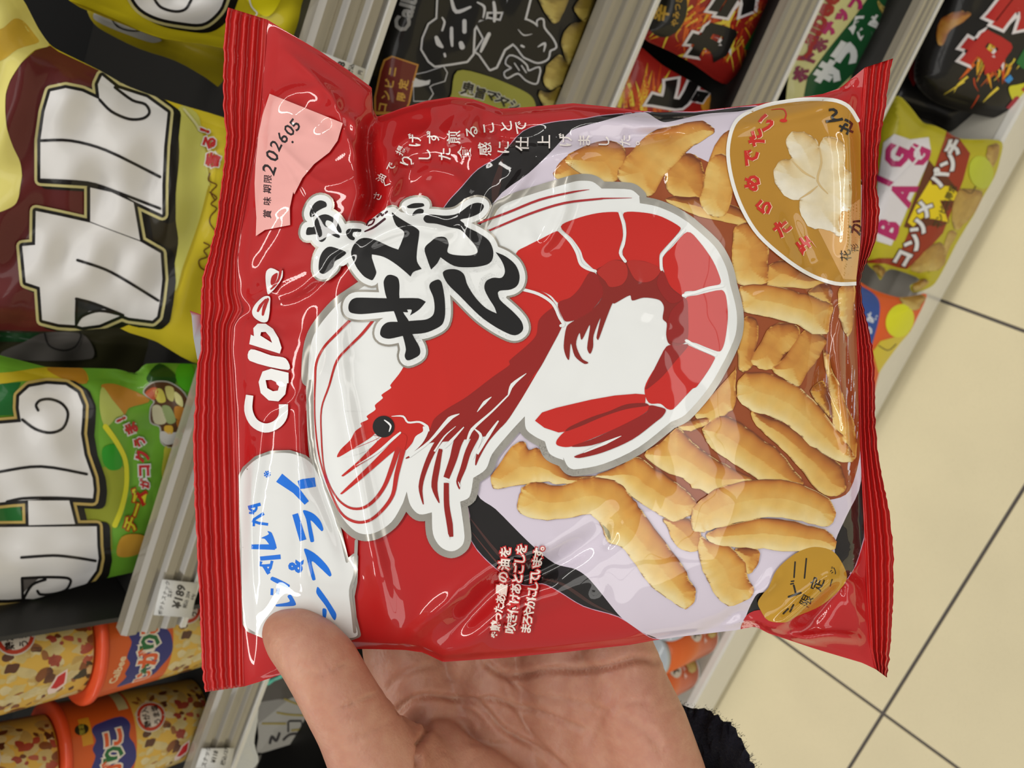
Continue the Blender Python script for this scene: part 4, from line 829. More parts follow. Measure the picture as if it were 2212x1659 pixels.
def cup(cx_, cy_, zb, hgt, label):
    e = empty('snack_cup', (cx_, cy_, zb), label, 'cup', 'stacked potato stick cups')
    lathe('cup_body', [(zb, CUPR * .8), (zb + .002, CUPR * .82), (zb + hgt - .006, CUPR - .001), (zb + hgt - .004, CUPR)], cx_, cy_, 48, e, (196, 140, 30))
    lathe('peel_lid', [(zb + hgt - .006, CUPR + .0012), (zb + hgt - .0045, CUPR + .0028), (zb + hgt - .002, CUPR + .0028), (zb + hgt - .0005, CUPR + .0015), (zb + hgt, CUPR - .002)], cx_, cy_, 48, e, (206, 70, 30))
    a = WArt(wrap(cx_, cy_, zb + hgt - .006, hgt, CUPR - .001, CUPR * .81, th_cup), step=4, eps=4e-5, clip=lambda x, y: (np.clip(x, 0, hgt * 1000 - 7), y), mat=3)
    rc = lambda x0, y0, x1, y1: [(x0, y0), (x1, y0), (x1, y1), (x0, y1)]
    a.poly(rc(0, -60, 50, 60), (196, 84, 28), 1); a.poly(rc(50, -60, 122, 60), (204, 164, 70), 1); a.poly(rc(122, -60, 140, 60), (206, 150, 20), 1)
    a.poly(rc(8, -34, 16, -12), (200, 140, 30), 2); a.poly(rc(40, -60, 48, -34), (190, 180, 130), 2)
    F_ = lambda x, y: [(x, y)]
    blotch(a, F_, (52, -50, 120, 55), 120, [(222, 196, 120), (206, 170, 90), (226, 204, 140), (232, 214, 160)], 3, 3, 7, 2)
    blotch(a, F_, (54, -46, 118, 50), 46, [(110, 54, 16), (140, 76, 26), (90, 40, 14), (160, 96, 36)], 5, 2, 5, 3)
    blotch(a, F_, (84, -30, 116, 8), 16, [(178, 70, 46), (190, 90, 60), (168, 60, 40)], 7, 2, 5, 3.5); blotch(a, F_, (104, 8, 116, 30), 6, [(50, 44, 20), (70, 60, 24)], 8, 3, 5, 3.7)
    for x_ in (114, 118): a.stroke([(x_, -48), (x_, -30), (x_, -20)], 1.0, (160, 130, 30), 4)
    a.disc(9, -25, 5.2, (30, 28, 12), 4, ry=4.5); a.text('限定', 9, -25, -90, 4.4, (190, 180, 60), 5)
    a.poly([(16,-22),(20,-26),(40,-28),(46,-20),(44,-10),(48,-2),(50,12),(44,24),(38,34),(22,36),(13,36),(17,26),(15,22),(17,14),(14,8),(17,-2),(15,-8),(18,-14)], (44, 46, 110), 4, s=True)
    for ch, y_, c_ in (('こ', -12, (206, 86, 40)), ('り', 0, (24, 96, 50)), ('が', 13, (206, 86, 40)), ('ゃ', 23, (24, 96, 50)), ('じ', 31, (206, 86, 40))):
        a.text(ch, 31, y_, -90, 17 if ch in 'こりが' else 13, c_, 6, bold=.05); a.text(ch, 31, y_, -90, 17 if ch in 'こりが' else 13, (214, 206, 190), 5, bold=.12)
    a.text('Calbee', 8.5, 18, -80, 8, (214, 190, 150), 5, bold=.03)
    a.disc(64, -22, 12.5, (196, 190, 176), 5, ry=14); a.disc(64, -22, 11.6, (178, 52, 30), 5.5, ry=13); a.disc(64, -22, 9, (214, 204, 190), 6, ry=10)
    a.text('うま塩', 68.5, -22, -90, 6.2, (40, 24, 20), 7, bold=.03); a.text('鶏が入', 60, -22, -90, 6.2, (40, 24, 20), 7, bold=.03)
    a.poly([(86, 26), (90, 14), (97, 10), (98, 24), (92, 32), (88, 32)], (222, 200, 190), 6); a.poly([(88, 25), (91, 15), (96, 12), (96.5, 23), (92, 27)], (186, 36, 40), 7)
    a.build('printed_wrap', e); return e
cupy = 0.437 + CUPR; hc = float(aty(222, 1425, 0.437)[2]) - bR
c1 = aty(222, 1425, cupy - .02); c2 = aty(146, 1668, cupy - .02)
zl = bR
cup(float(c1[0]), cupy, zl, hc, 'orange snack cup at the foot of the fuller stack, under the price tag')
cup(float(c1[0]), cupy, zl + hc + .0008, hc, 'snack cup stacked on top of the one under the price tag')
cup(float(c2[0]), cupy, zl, hc, 'lower cup of the stack cut off at the corner of the picture')
cup(float(c2[0]), cupy, zl + hc + .0008, hc, 'upper cup of the stack cut off at the corner of the picture')

# ---- below the cup shelf: white bags beside the thumb
dW = plane(0.53, bR2, 0.25)
e, a = pack('snack_bag', 'white bag with gold lines and grey letters beside the thumb', 'white snack bags', Ee(640,720,700,900,690,1100,700,1300,690,1440,850,1410,1250,1280,1500,1180,1700,900,1500,600,1000,560), (188, 184, 172), dW, seed=8, bulge=.014, Rd=60)
a.poly(Ee(690,900,900,650,1200,560,1200,850,960,940,740,1120,700,1130), (104, 98, 88), 1, s=True); a.poly(Ee(700,960,900,930,980,940,760,1120,700,1160), (160, 156, 146), 2)
for p in (Ee(950,930,1050,970,1200,1020), Ee(880,1060,1000,1080,1250,1090), Ee(740,1165,960,1165), Ee(1020,1230,1250,1200)): a.stroke(p, 4, (176, 158, 80), 3)
a.stroke(Ee(985,1240,985,1150,1000,1140,1110,1140,1120,1200), 4, (50, 46, 44), 4, s=False); a.stroke(Ee(810,1350,830,1290,870,1330,900,1260), 6, (70, 66, 64), 4); a.stroke(Ee(940,1320,1000,1270,1090,1260), 5, (70, 66, 64), 4)
a.build('printed_artwork', e)
e, a = pack('snack_bag', 'crumpled silver-white bag end against the lowest left price rail', 'white snack bags', Ee(560,1150,660,900,700,960,690,1150,660,1350,700,1530,560,1659,420,1700,300,1700,480,1400), (196, 198, 194), plane(0.445, bR2, 0.1), seed=9, bulge=.006, Rd=30, wr=.002)
a.poly(Ee(520,1380,545,1360,555,1420,535,1470,510,1450), (150, 160, 40), 2, s=True); a.poly(Ee(530,1520,580,1480,610,1510,560,1580), (170, 80, 70), 2, s=True); a.build('printed_artwork', e)
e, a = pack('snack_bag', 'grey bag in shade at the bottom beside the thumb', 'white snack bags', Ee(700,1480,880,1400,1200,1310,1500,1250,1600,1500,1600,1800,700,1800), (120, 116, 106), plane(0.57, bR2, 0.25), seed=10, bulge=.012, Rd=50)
a.stroke(Ee(1180,1320,1230,1450,1260,1600), (6, 10, 8), (200, 198, 190), 3); a.poly(Ee(1040,1540,1170,1530,1170,1580,1040,1590), (80, 78, 74), 3); a.build('printed_artwork', e)
e, a = pack('snack_bag', 'turquoise bag corner just under the held bag', None, Ee(740,780,760,765,830,740,900,700,980,640,1000,690,960,710,900,740,850,760,790,800), (96, 206, 186), plane(0.47, bR2, 0.1), seed=11, bulge=.004, Rd=14, wr=.0003)
a.poly(Ee(840,745,900,712,930,700,880,740), (150, 235, 215), 1); a.build('printed_artwork', e)

# ---- second shelf: black bag of chips
e, a = pack('snack_bag', 'black chip bag with brushed black characters outlined in white', None,
            [(860,-220),(835,-60),(815,40),(792,130),(785,230),(800,330),(950,400),(1150,360),(1235,290),(1262,230),(1290,120),(1318,0),(1350,-120),(1340,-220)], (17, 16, 15), plane(0.455, bB, 0.16), seed=12, bulge=.02, Rd=90)
a.text('Calbee', *G(1345, 20)[0], -74, 46, (150, 150, 148), 3, bold=.04)
WT = (205, 206, 210); BKK = (12, 11, 11)
def ol(p, s=False, wdt=4.5): a.halo(p, wdt, WT, 4, s=s); a.poly(p, BKK, 6, s=s)
kj1 = G(1610,-60,1600,160,1530,210,1480,330,1470,420,1530,520,1580,560,1730,540,1850,520,1900,460,1910,250,1960,170,2010,170,2020,100,2180,100,2200,-60)
ol(kj1)
for p, wdt in ((G(1590,320,1610,370,1640,400),(8,12,6)),(G(1720,240,1720,320,1725,390),(7,8,5)),(G(1800,370,1810,400),(10,12)),(G(1640,260,1660,190,1640,150),(4,5,3)),(G(1830,180,1830,270),(9,9)),(G(1660,460,1665,480),(5,5)),(G(1720,0,1760,100,1880,60),(6,9,5)),(G(2080,20,2090,100,2085,180),(6,8,6)),(G(1940,20,2000,60,1990,150),(3,6,3))): a.stroke(p, wdt, WT, 7)
ol(G(1930,200,2030,160,2140,180,2200,0,2212,-60,2400,-60,2360,100,2300,330,2170,420,2100,570,2050,590,1960,460,1930,440,2000,330)); a.stroke(G(2040,290,2000,370,1970,440), (8, 9, 5), WT, 7)
ol(Hh(390,260,430,190,470,230,520,170,600,200,640,230,640,180,680,170,690,240,760,330,790,400,740,430,720,500,640,530,560,500,520,480,460,400,390,330), s=True, wdt=4); a.stroke(Hh(500,390,520,400), (5, 4), WT, 7); a.stroke(Hh(640,400,700,370,690,440), (2, 6, 2), WT, 7); a.stroke(Hh(470,250,520,300,590,290), (1, 3, 1), WT, 7)
ol(Hh(370,540,400,480,470,500,540,560,560,610,650,580,640,670,620,710,540,680,470,620,380,660,360,620,420,580), s=True, wdt=3.5); a.stroke(Hh(440,540,480,600), 2.5, WT, 7); a.stroke(Hh(500,560,540,620), 2.5, WT, 7)
ol(G(1400,640,1500,620,1590,590,1650,570,1680,620,1660,690,1560,720,1530,740,1560,800,1520,860,1400,860), wdt=2); a.poly(G(1405,660,1440,680,1500,690,1540,680,1530,720,1450,740,1370,745,1400,700), WT, 7)
a.poly(G(1140,510,1210,475,1440,550,1400,700,1370,860,1330,980,1060,980,1060,830,1110,600), (196, 140, 60), 7); a.poly(G(1155,520,1215,488,1425,560,1385,700,1350,880,1310,960,1075,950,1075,830,1122,610), (108, 34, 26), 8)
for ch, x, y, z in (('ニ',1215,610,22),('ビ',1190,715,22),('ン',1160,815,22),('コ',1130,915,22),('定',1310,720,22),('限',1290,825,20)): a.text(ch, *G(x, y)[0], -80, z, (206, 160, 70), 9, bold=.03)
a.poly(G(1770,605,2000,640,2260,740,2400,820,2440,920,2400,1000,2000,960,1700,880,1720,800), (150, 150, 60), 7, s=True)
for ch, x, y, z in (('鬼',1860,760,30),('旨',1965,795,26),('マ',2060,815,24),('シ',2130,835,24)): a.text(ch, *G(x, y)[0], 14, z, (26, 24, 20), 9, bold=.04); a.text(ch, *G(x, y)[0], 14, z, (200, 200, 190), 8, bold=.1)
a.text('マシ。', *Hh(440, 900)[0], 20, 24, (26, 24, 20), 9, bold=.04); a.text('マシ。', *Hh(440, 900)[0], 20, 24, (196, 196, 180), 8, bold=.1)
CH = ((0, (70, 52, 14)), (.3, (128, 104, 34)), (.55, (170, 146, 56)), (.8, (200, 176, 84)), (1, (226, 210, 120)))
for p, tn in ((Hh(950,60,1060,-60,1230,-60,1200,120,1120,300,1060,200,1000,160), -.1), (Hh(660,-40,900,-40,860,100,810,190,760,190,700,100), .05), (Hh(930,200,1020,180,1070,130,1100,220,1080,400,1000,480,960,600,900,540,850,420,850,320), .02), (Hh(850,760,900,560,1000,480,1080,460,1060,600,980,760,920,900,840,900), -.08),
              (Hh(690,700,720,560,820,465,870,520,915,550,900,650,820,740,740,770), .12), (Hh(650,780,740,790,830,740,850,840,820,920,690,900), .12)): a.puff(p, 8, tn, pal=CH, w=20, step=12)
a.build('printed_artwork', e)

# ---- third shelf: red chilli bags
def flames(a, base, n, seed, layer=2):
    rs = np.random.RandomState(seed)
    for _ in range(n):
        (x, y), an, ln, w_ = base(rs); c = [(206, 150, 30), (200, 90, 24), (214, 190, 60), (180, 60, 20)][rs.randint(4)]
        a.stroke([(x, y), (x + ln * .5 * math.cos(an) + rs.normal(0, 4), y + ln * .5 * math.sin(an)), (x + ln * math.cos(an), y + ln * math.sin(an))], (w_, w_ * .8, .5), c, layer, caps=False)
e, a = pack('snack_bag', 'red flame bag with black katakana, higher of the two', 'red chilli snack bags',
            [(1440,-200),(1425,-60),(1400,30),(1385,78),(1450,112),(1500,140),(1560,180),(1608,176),(1632,120),(1660,30),(1690,-60),(1710,-200)], (140, 26, 20), plane(0.455, bC, 0.18), seed=13, bulge=.02, Rd=70)
flames(a, lambda r: ((1520 + r.normal(0, 50), 40 + r.normal(0, 60)), r.uniform(1.6, 3.0), r.uniform(30, 80), r.uniform(4, 9)), 60, 1); flames(a, lambda r: ((1590 + r.normal(0, 12), 90 + r.normal(0, 30)), r.uniform(1.2, 2.4), r.uniform(20, 45), r.uniform(2, 5)), 26, 2, 3)
def kana(a, ch, x, y, an, size, ink=(14, 12, 12), halo=(214, 208, 208), up=None, hb=.16, bold=.09): a.text(ch, x, y, an, size, halo, 6, bold=hb, up=up); a.text(ch, x, y, an, size, ink, 7, bold=bold, up=up)
kana(a, 'カ', 1538, 88, -58, 92, up=190); kana(a, 'ラ', 1590, 2, -58, 92, up=190)
a.disc(1440, 22, 44, (24, 22, 14), 5, ry=60, rot=15); a.text('辛', 1428, 28, -80, 36, (190, 150, 50), 6, bold=.04); a.text('やみつき', 1462, 24, -80, 17, (180, 140, 50), 6, bold=.02)
a.poly(I(330,330,440,140,560,-60,640,-60,480,200,400,350), (30, 96, 36), 5); a.text('ホット', *I(500, 130)[0], -62, 24, (190, 176, 50), 6, bold=.02); a.text('チリ味', *I(410, 100)[0], -62, 22, (170, 70, 30), 6, bold=.02)
a.poly(I(560,-60,660,-60,480,330,410,350,500,190), (150, 110, 70), 5.5)
a.build('printed_artwork', e)
e, a = pack('snack_bag', 'red flame bag with black katakana, lower and nearer the held bag', 'red chilli snack bags',
            [(1372,98),(1345,160),(1322,225),(1330,330),(1560,340),(1600,250),(1628,160),(1590,195),(1545,205),(1500,180),(1430,140)], (150, 28, 22), plane(0.47, bC, 0.18), seed=14, bulge=.016, Rd=60)
flames(a, lambda r: ((1400 + r.normal(0, 28), 235 + r.normal(0, 10)), r.uniform(-2.0, -1.2), r.uniform(40, 110), r.uniform(5, 10)), 26, 3)
kana(a, 'ヒ', 1455, 205, -58, 86, up=190); kana(a, 'ョ', 1508, 208, -58, 36, up=190); a.disc(1530, 222, 16, (206, 140, 40), 5, ry=26)
a.build('printed_artwork', e)
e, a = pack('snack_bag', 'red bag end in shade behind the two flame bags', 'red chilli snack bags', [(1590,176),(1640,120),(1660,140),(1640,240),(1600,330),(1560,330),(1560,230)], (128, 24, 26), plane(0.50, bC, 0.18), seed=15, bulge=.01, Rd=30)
a.poly(I(250,560,290,520,340,560,330,600,280,610), (190, 120, 80), 2, s=True); a.poly(I(120,600,170,540,200,620), (140, 130, 120), 2); a.build('printed_artwork', e)

# ---- fourth shelf: salad chips
e, a = pack('snack_bag', 'pale yellow chip bag with a dark green band and white katakana', None,
            [(1800,-220),(1775,-60),(1745,30),(1718,110),(1700,190),(1705,300),(1800,330),(1880,300),(1905,220),(1925,150),(1958,90),(1965,50),(1942,15),(1950,-60),(1970,-220)], (196, 192, 130), plane(0.44, bD, 0.3), seed=16, bulge=.016, Rd=60)
a.poly(I(735,650,760,520,900,330,1070,120,1200,-60,1330,-200,1420,-60,1310,60,1250,280,1180,430,1080,480,960,600,860,660), (20, 74, 38), 3)
a.text('Calbee', *I(800, 170)[0], -62, 60, (150, 36, 26), 4, bold=.04, up=205)
for ch, x, y in (('ス',1150,-60),('プ',1090,20),('ッ',985,100),('テ',905,190),('ポ',845,300),('ト',770,390),('ポ',715,500)): a.text(ch, *I(x, y)[0], -56, 33, (164, 30, 92) if y < 200 else (120, 40, 66), 4, bold=.08, up=200)
for ch, x, y in (('サ',905,490),('ラ',1020,360),('ダ',1130,210)): a.text(ch, *I(x, y)[0], -54, 57, (206, 208, 204), 5, bold=.08, up=205)
a.text('味', *I(1225, 145)[0], -54, 30, (206, 208, 204), 5, bold=.05, up=205); a.text('期間限定サイズ', *I(1235, 330)[0], -54, 20, (170, 160, 60), 5, bold=.03, up=205)
a.poly(I(1210,410,1370,290,1350,360,1240,420), (60, 120, 50), 4); a.puff(I(1230,0,1260,90,1330,150,1375,140,1340,100,1290,60), 5, .1, pal=CH, w=10)
a.disc(*I(1395, 200)[0], 15, (200, 196, 50), 4, ry=22); a.build('printed_artwork', e)

# ---- lowest deck
e, a = pack('snack_bag', 'black bag with a red katakana and an orange chip, at the upper right', 'black chilli snack bags',
            [(2060,-160),(2035,-30),(2010,40),(1985,100),(1975,170),(2010,215),(2060,235),(2120,250),(2180,255),(2240,225),(2320,200),(2360,-160)], (18, 16, 15), plane(0.350, zk, 0.6), seed=17, bulge=.03, Rd=80)
a.puff(I(1635,300,1625,200,1660,130,1730,85,1820,80,1860,95,1800,150,1720,200,1670,300), 4, .0, pal=((0, (110, 50, 12)), (.4, (190, 110, 30)), (.7, (214, 150, 50)), (1, (230, 180, 80))), w=14)
flames(a, lambda r: ((2140 + r.normal(0, 30), 130 + r.normal(0, 30)), r.uniform(1.2, 2.6), r.uniform(25, 60), r.uniform(3, 8)), 30, 5)
kana(a, 'カ', 2130, 108, -52, 96, ink=(168, 26, 24), up=203); kana(a, 'ラ', 2190, 28, -52, 96, ink=(168, 26, 24), up=203)
a.poly(I(2160,420,2212,330,2300,330,2300,480,2200,460), (28, 100, 44), 4); a.poly(I(2080,540,2120,500,2140,530,2110,560), (50, 130, 190), 5)
a.poly(I(2110,590,2160,570,2300,560,2300,740,2200,740,2140,680), (200, 196, 40), 6, s=True); a.text('スパ', *I(2220, 650)[0], -52, 44, (160, 24, 40), 7, bold=.08, up=203)
a.build('printed_artwork', e)
e, a = pack('snack_bag', 'black bag in shade under the green-banded bag and its rail', 'black chilli snack bags',
            [(2000,20),(1940,150),(1905,230),(1960,250),(2010,262),(2050,285),(2100,270),(2190,290),(2230,200),(2120,100)], (14, 13, 13), plane(0.395, zk, 0.7), seed=18, bulge=.02, Rd=40)
a.poly(I(1440,440,1480,400,1520,500,1470,580,1440,520), (130, 24, 24), 3); a.poly(I(1650,620,1760,560,1820,620,1740,730,1660,680), (190, 186, 40), 3); a.poly(I(1670,620,1750,580,1800,630,1730,700), (140, 28, 30), 4); a.build('printed_artwork', e)
for p_, lab in (((I(1500,300,1620,320,1720,460,1700,560,1640,560,1540,420)), 'dark grey crumpled bag wing beside the fallen red katakana bag'),):
    e, a = pack('snack_bag', lab, 'black chilli snack bags', p_, (62, 58, 54), plane(0.385, zk, 0.6), seed=19, bulge=.008, Rd=20); a.poly(I(1560,360,1640,420,1690,540,1650,500), (92, 88, 84), 1); a.build('printed_artwork', e)
e, a = pack('snack_bag', 'yellow big chip bag with magenta capital letters and a brown katakana band', None,
            J(400,500,420,250,480,90,560,20,640,90,720,190,790,210,860,240,940,290,1050,300,1150,300,1230,320,1215,430,1180,540,1100,680,1050,780,1000,860,930,980,870,1100,800,1220,740,1260,660,1280,640,1235,700,1195,600,1150,520,1130,480,1150,450,1200,420,1150,370,1100,330,1000,300,800), (176, 166, 30), plane(0.322, zk, 0.6), seed=20, bulge=.03, Rd=60)
a.poly(J(300,1090,440,1060,560,1060,640,870,700,760,860,300,880,230,930,260,1025,390,980,560,850,900,760,1000,700,1060,620,1130,560,1120,480,1095), (140, 44, 20), 3); a.poly(J(600,860,660,700,760,430,800,480,880,540,960,640,960,690,880,760,890,830,840,860,760,850,700,890,640,870), (90, 40, 14), 3.2)
a.poly(J(625,830,690,690,770,560,780,590,900,600,950,650,930,690,830,690,860,760,885,830,800,810,720,800,660,860), (214, 190, 20), 4)
a.poly(J(540,265,640,300,760,285,775,380,740,480,640,700,600,800,520,980,425,950,430,600,470,320), (206, 202, 204), 4, s=False)
for ch, x, y, z in (('G',545,405,66),('I',460,560,66),('C',690,400,64),('G',690,400,60)):
    if ch != 'C': a.text(ch, *J(x, y)[0], -66, z, (166, 26, 92), 5, bold=.05, up=204)
for ch, x, y in (('B',490,870),('A',590,640)): a.text(ch, *J(x, y)[0], -66, 66, (166, 26, 92), 5, bold=.05, up=204)
a.stroke(J(640,330,700,400,560,560,470,640), (2, 5, 5, 2), (206, 202, 204), 6)
for ch, x, y in (('コ',590,1060),('ン',660,960),('ソ',700,860),('メ',730,745),('パ',825,545),('ン',890,450),('チ',920,350)): a.text(ch, *J(x, y)[0], -60, 38, (208, 208, 206), 7, bold=.06, up=202); a.text(ch, *J(x, y)[0], -60, 38, (70, 26, 16), 6, bold=.12, up=202)
a.text('コンビニ限定', *J(860, 730)[0], -66, 17, (60, 50, 14), 6, bold=.03, up=204)
GC = ((0, (130, 90, 24)), (.35, (176, 130, 44)), (.6, (198, 160, 70)), (1, (222, 196, 110)))
for p, tn in ((J(640,1130,700,1050,780,980,850,970,870,1030,860,1100,800,1140,700,1150), 0), (J(910,820,920,700,960,620,1040,620,1110,640,1060,760,980,850,930,880), 0), (J(860,960,900,880,940,900,900,980,860,1060), .2), (J(1140,340,1215,330,1200,430,1160,480,1130,400), -.1), (J(400,1120,440,1100,490,1140,460,1190), -.2), (J(650,1240,720,1190,760,1220,680,1270), 0)): a.puff(p, 5, tn, pal=GC, w=14)
a.disc(*J(1095, 510)[0], 26, (176, 184, 50), 6, ry=36, rot=-12); a.stroke(J(980,620,1030,645,1060,600), 2, (70, 50, 20), 6)
a.build('printed_artwork', e)
e, a = pack('snack_bag', 'orange and blue chip bag poking out right of the held bag', None,
            J(240,1180,300,1200,400,1260,560,1310,660,1300,745,1290,720,1370,690,1430,640,1530,580,1600,520,1680,440,1800,380,2000,200,2050,100,1700), (206, 84, 30), plane(0.305, zk, 0.6), seed=21, bulge=.025, Rd=50)
a.poly(J(240,1200,330,1240,410,1290,445,1350,440,1450,400,1600,340,1800,200,1700,200,1400), (36, 70, 140), 2, s=True); a.text('味', *J(395, 1440)[0], -70, 22, (190, 196, 204), 3, bold=.04); a.text('う', *J(370, 1520)[0], -70, 22, (190, 196, 204), 3, bold=.06)
a.puff(J(570,1320,640,1290,740,1300,700,1380,640,1390), 4, 0, pal=GC, w=12); a.poly(J(400,1659,450,1590,560,1560,640,1530,560,1640,440,1800), (200, 180, 50), 3)
a.disc(*J(575, 1460)[0], 30, (206, 206, 30), 4, ry=37, rot=20); a.stroke(J(440,1620,500,1650,550,1610), 2, (60, 46, 20), 5); a.build('printed_artwork', e)

# ---- tubes of stacked chips on the deck, left bay
def can(px, py, yf, colr, label, hgt=0.19, r=0.0374):
    x_, y_ = px, yf + r; zb = zk - .001
    e = empty('chip_tube', (x_, y_, zb), label, 'chip tube', 'chip tubes on the bottom deck')
    lathe('tube_wall', [(zb + .004, r), (zb + hgt - .012, r)], x_, y_, 40, e, colr); lathe('metal_rim', [(zb, r + .0008), (zb + .0035, r + .0012), (zb + .005, r)], x_, y_, 40, e, (190, 188, 180), 2)
    lathe('plastic_lid', [(zb + hgt - .012, r + .0015), (zb + hgt - .001, r + .0015), (zb + hgt, r)], x_, y_, 40, e, (170, 176, 180))
    a = WArt(wrap(x_, y_, zb + hgt - .012, hgt, r, r, math.atan2(-y_, -x_)), step=6, eps=4e-5, mat=3)
    return e, a
for px, py, c_, lab in ((-0.498, 0, (188, 44, 44), 'red chip tube nearest the held bag'), (-0.574, 0, (206, 96, 36), 'orange chip tube with an oval badge between the red tube and the end tube'), (-0.650, 0, (206, 92, 34), 'orange chip tube nearest the sleeve')):
    e, a = can(px, py, 0.337, c_, lab)
    a.disc(98, -4, 20, (200, 196, 186), 2, ry=16); a.poly([(88, -12), (98, -8), (108, -12), (106, -2), (110, 6), (98, 2), (86, 6), (90, -2)], (40, 40, 36), 3)
    a.text('チップス', 124, -2, -90, 11, (224, 196, 190), 3, bold=.04); a.puff([(134, 0), (140, -12), (158, -16), (168, -4), (166, 12), (150, 16), (138, 12)], 3, .1, pal=GC, w=6, step=6)
    a.poly([(160, -16), (170, -18), (172, -4), (164, -4)], (206, 206, 200), 4); a.build('printed_wrap', e)

# ---- price tags clipped to the rails
def ptag(corners, yp, lab, lines):
    d = plane(yp, 0); q = np.array(corners, float); c = q.mean(0); e = empty('price_tag', W(c[0], c[1], float(d(*c))), lab, 'price tag', 'price tags on the rails')
    b = Art(d, step=60, mat=3, eps=2e-4); b.poly(q, (206, 206, 202), 0); o = b.build('card', e)
    md = o.modifiers.new('thickness', 'SOLIDIFY'); md.thickness = 0.0006; md.offset = -1
    a = Art(d, step=30, mat=3, eps=1.5e-4)
    for s_, u, v, z, bo in lines:
        x, y = (q[0] * (1-u) * (1-v) + q[1] * u * (1-v) + q[2] * u * v + q[3] * (1-u) * v); a.text(s_, x, y, -76, z, (50, 48, 48), 2, bold=bo, up=196)
    a.build('printed_price', e)
    return e
ptag(Dd(1215,250,1485,278,1430,535,1150,515), YA - .006, 'white price tag reading 189 on the rail end above the cups', [('¥189', .55, .42, 25, .03), ('ポテトスナック', .16, .5, 11, .01), ('各種', .3, .35, 10, .01), ('税込 204', .78, .5, 10, .01), ('64g', .92, .4, 9, .0)])
ptag(G(600,440,990,590,965,700,560,560), YA - .006, 'white price tag half hidden by the upper corner of the held bag', [('8', .48, .3, 22, .04), ('税込', .7, .4, 12, .02), ('円', .9, .4, 10, .02)])
ptag(Ee(160,1405,475,1400,430,1600,100,1590), YA - .006, 'small white price tag on the lowest left rail', [('スナック', .2, .4, 12, .02), ('¥118', .45, .4, 13, .03), ('税込127', .75, .4, 11, .02)])
# clear holder under the 189 tag
pq = Dd(1115,560,1450,590,1460,545,1130,520); dd_ = 0
# ---------------------------------------------------------------- the hand
SK, skt, skb = newmat('skin')
n1 = noise(skt, 38, 5); n3 = noise(skt, 260, 4); n4 = noise(skt, 900, 3)
c1_ = mix(skt, tuple(lin((194, 142, 116))), tuple(lin((174, 114, 95))), n1.outputs[0])
mr = skt.nodes.new('ShaderNodeMapRange'); mr.inputs[1].default_value = .35; mr.inputs[2].default_value = .7; mr.inputs[4].default_value = .35; skt.links.new(n3.outputs[0], mr.inputs[0])
skt.links.new(mix(skt, c1_, tuple(lin((204, 160, 130))), mr.outputs[0]), skb.inputs['Base Color'])
skb.inputs['Roughness'].default_value = 0.48; skb.inputs['Subsurface Weight'].default_value = 0.25; skb.inputs['Subsurface Radius'].default_value = (0.006, 0.002, 0.001); skb.inputs['Subsurface Scale'].default_value = 1.0
bn = skt.nodes.new('ShaderNodeBump'); bn.inputs['Strength'].default_value = .35; bn.inputs['Distance'].default_value = .0004; skt.links.new(n4.outputs[0], bn.inputs['Height'])
bn2 = skt.nodes.new('ShaderNodeBump'); bn2.inputs['Strength'].default_value = .3; bn2.inputs['Distance'].default_value = .0008; skt.links.new(n3.outputs[0], bn2.inputs['Height']); skt.links.new(bn.outputs[0], bn2.inputs['Normal']); skt.links.new(bn2.outputs[0], skb.inputs['Normal'])
CHAINS = [
 [(612,1362,.2235,.0066),(640,1380,.2215,.0092),(668,1403,.2198,.0102),(697,1440,.2188,.0110),(730,1500,.2195,.0112),(768,1566,.2225,.0118),(815,1650,.228,.0140),(860,1730,.236,.0170),(950,1830,.246,.0200),(1080,1930,.262,.0230),(1250,2040,.29,.026)],
 [(830,1650,.236,.0150),(905,1700,.245,.0165),(1000,1780,.254,.0200),(1150,1880,.268,.0220)],
 [(945,1610,.2555,.0085),(975,1660,.252,.0120),(1040,1740,.254,.0170),(1130,1830,.262,.0200)],
 [(782,700,.2775,.0070),(785,760,.2765,.0082),(800,860,.2765,.0088),(822,990,.277,.0098),(850,1140,.276,.0112),(852,1280,.2725,.0128),(865,1400,.2700,.0138),(900,1500,.2705,.0142),(980,1620,.274,.0150),(1100,1800,.281,.0200),(1240,2000,.292,.0260)],
 [(988,600,.2795,.0070),(990,670,.279,.0084),(998,800,.279,.0090),(1008,950,.279,.0102),(1020,1110,.278,.0116),(1025,1260,.2765,.0132),(1032,1400,.2755,.0136),(1060,1540,.277,.0142),(1120,1700,.281,.0170),(1260,1980,.292,.0260)],
 [(1192,650,.2785,.0068),(1192,720,.278,.0080),(1198,840,.278,.0087),(1200,980,.278,.0098),(1192,1130,.2775,.0112),(1190,1270,.2765,.0128),(1190,1400,.2765,.0136),(1205,1540,.278,.0142),(1230,1700,.282,.0170),(1290,1980,.292,.0260)],
 [(1372,850,.2760,.0060),(1372,910,.276,.0070),(1366,1000,.276,.0076),(1352,1100,.275,.0086),(1332,1210,.274,.0102),(1325,1310,.2720,.0120),(1330,1400,.2700,.0138),(1352,1490,.2690,.0160),(1385,1580,.2695,.0178),(1412,1680,.272,.0195),(1420,1800,.278,.0215),(1380,1980,.29,.0270)],
 [(1250,1450,.2745,.0130),(1290,1600,.2745,.0150),(1330,1750,.278,.0190)],
 [(1250,2020,.292,.0280),(1380,2020,.293,.0270),(1340,2300,.312,.0330),(1400,2700,.345,.0360)],
]
sv, sf = [], []
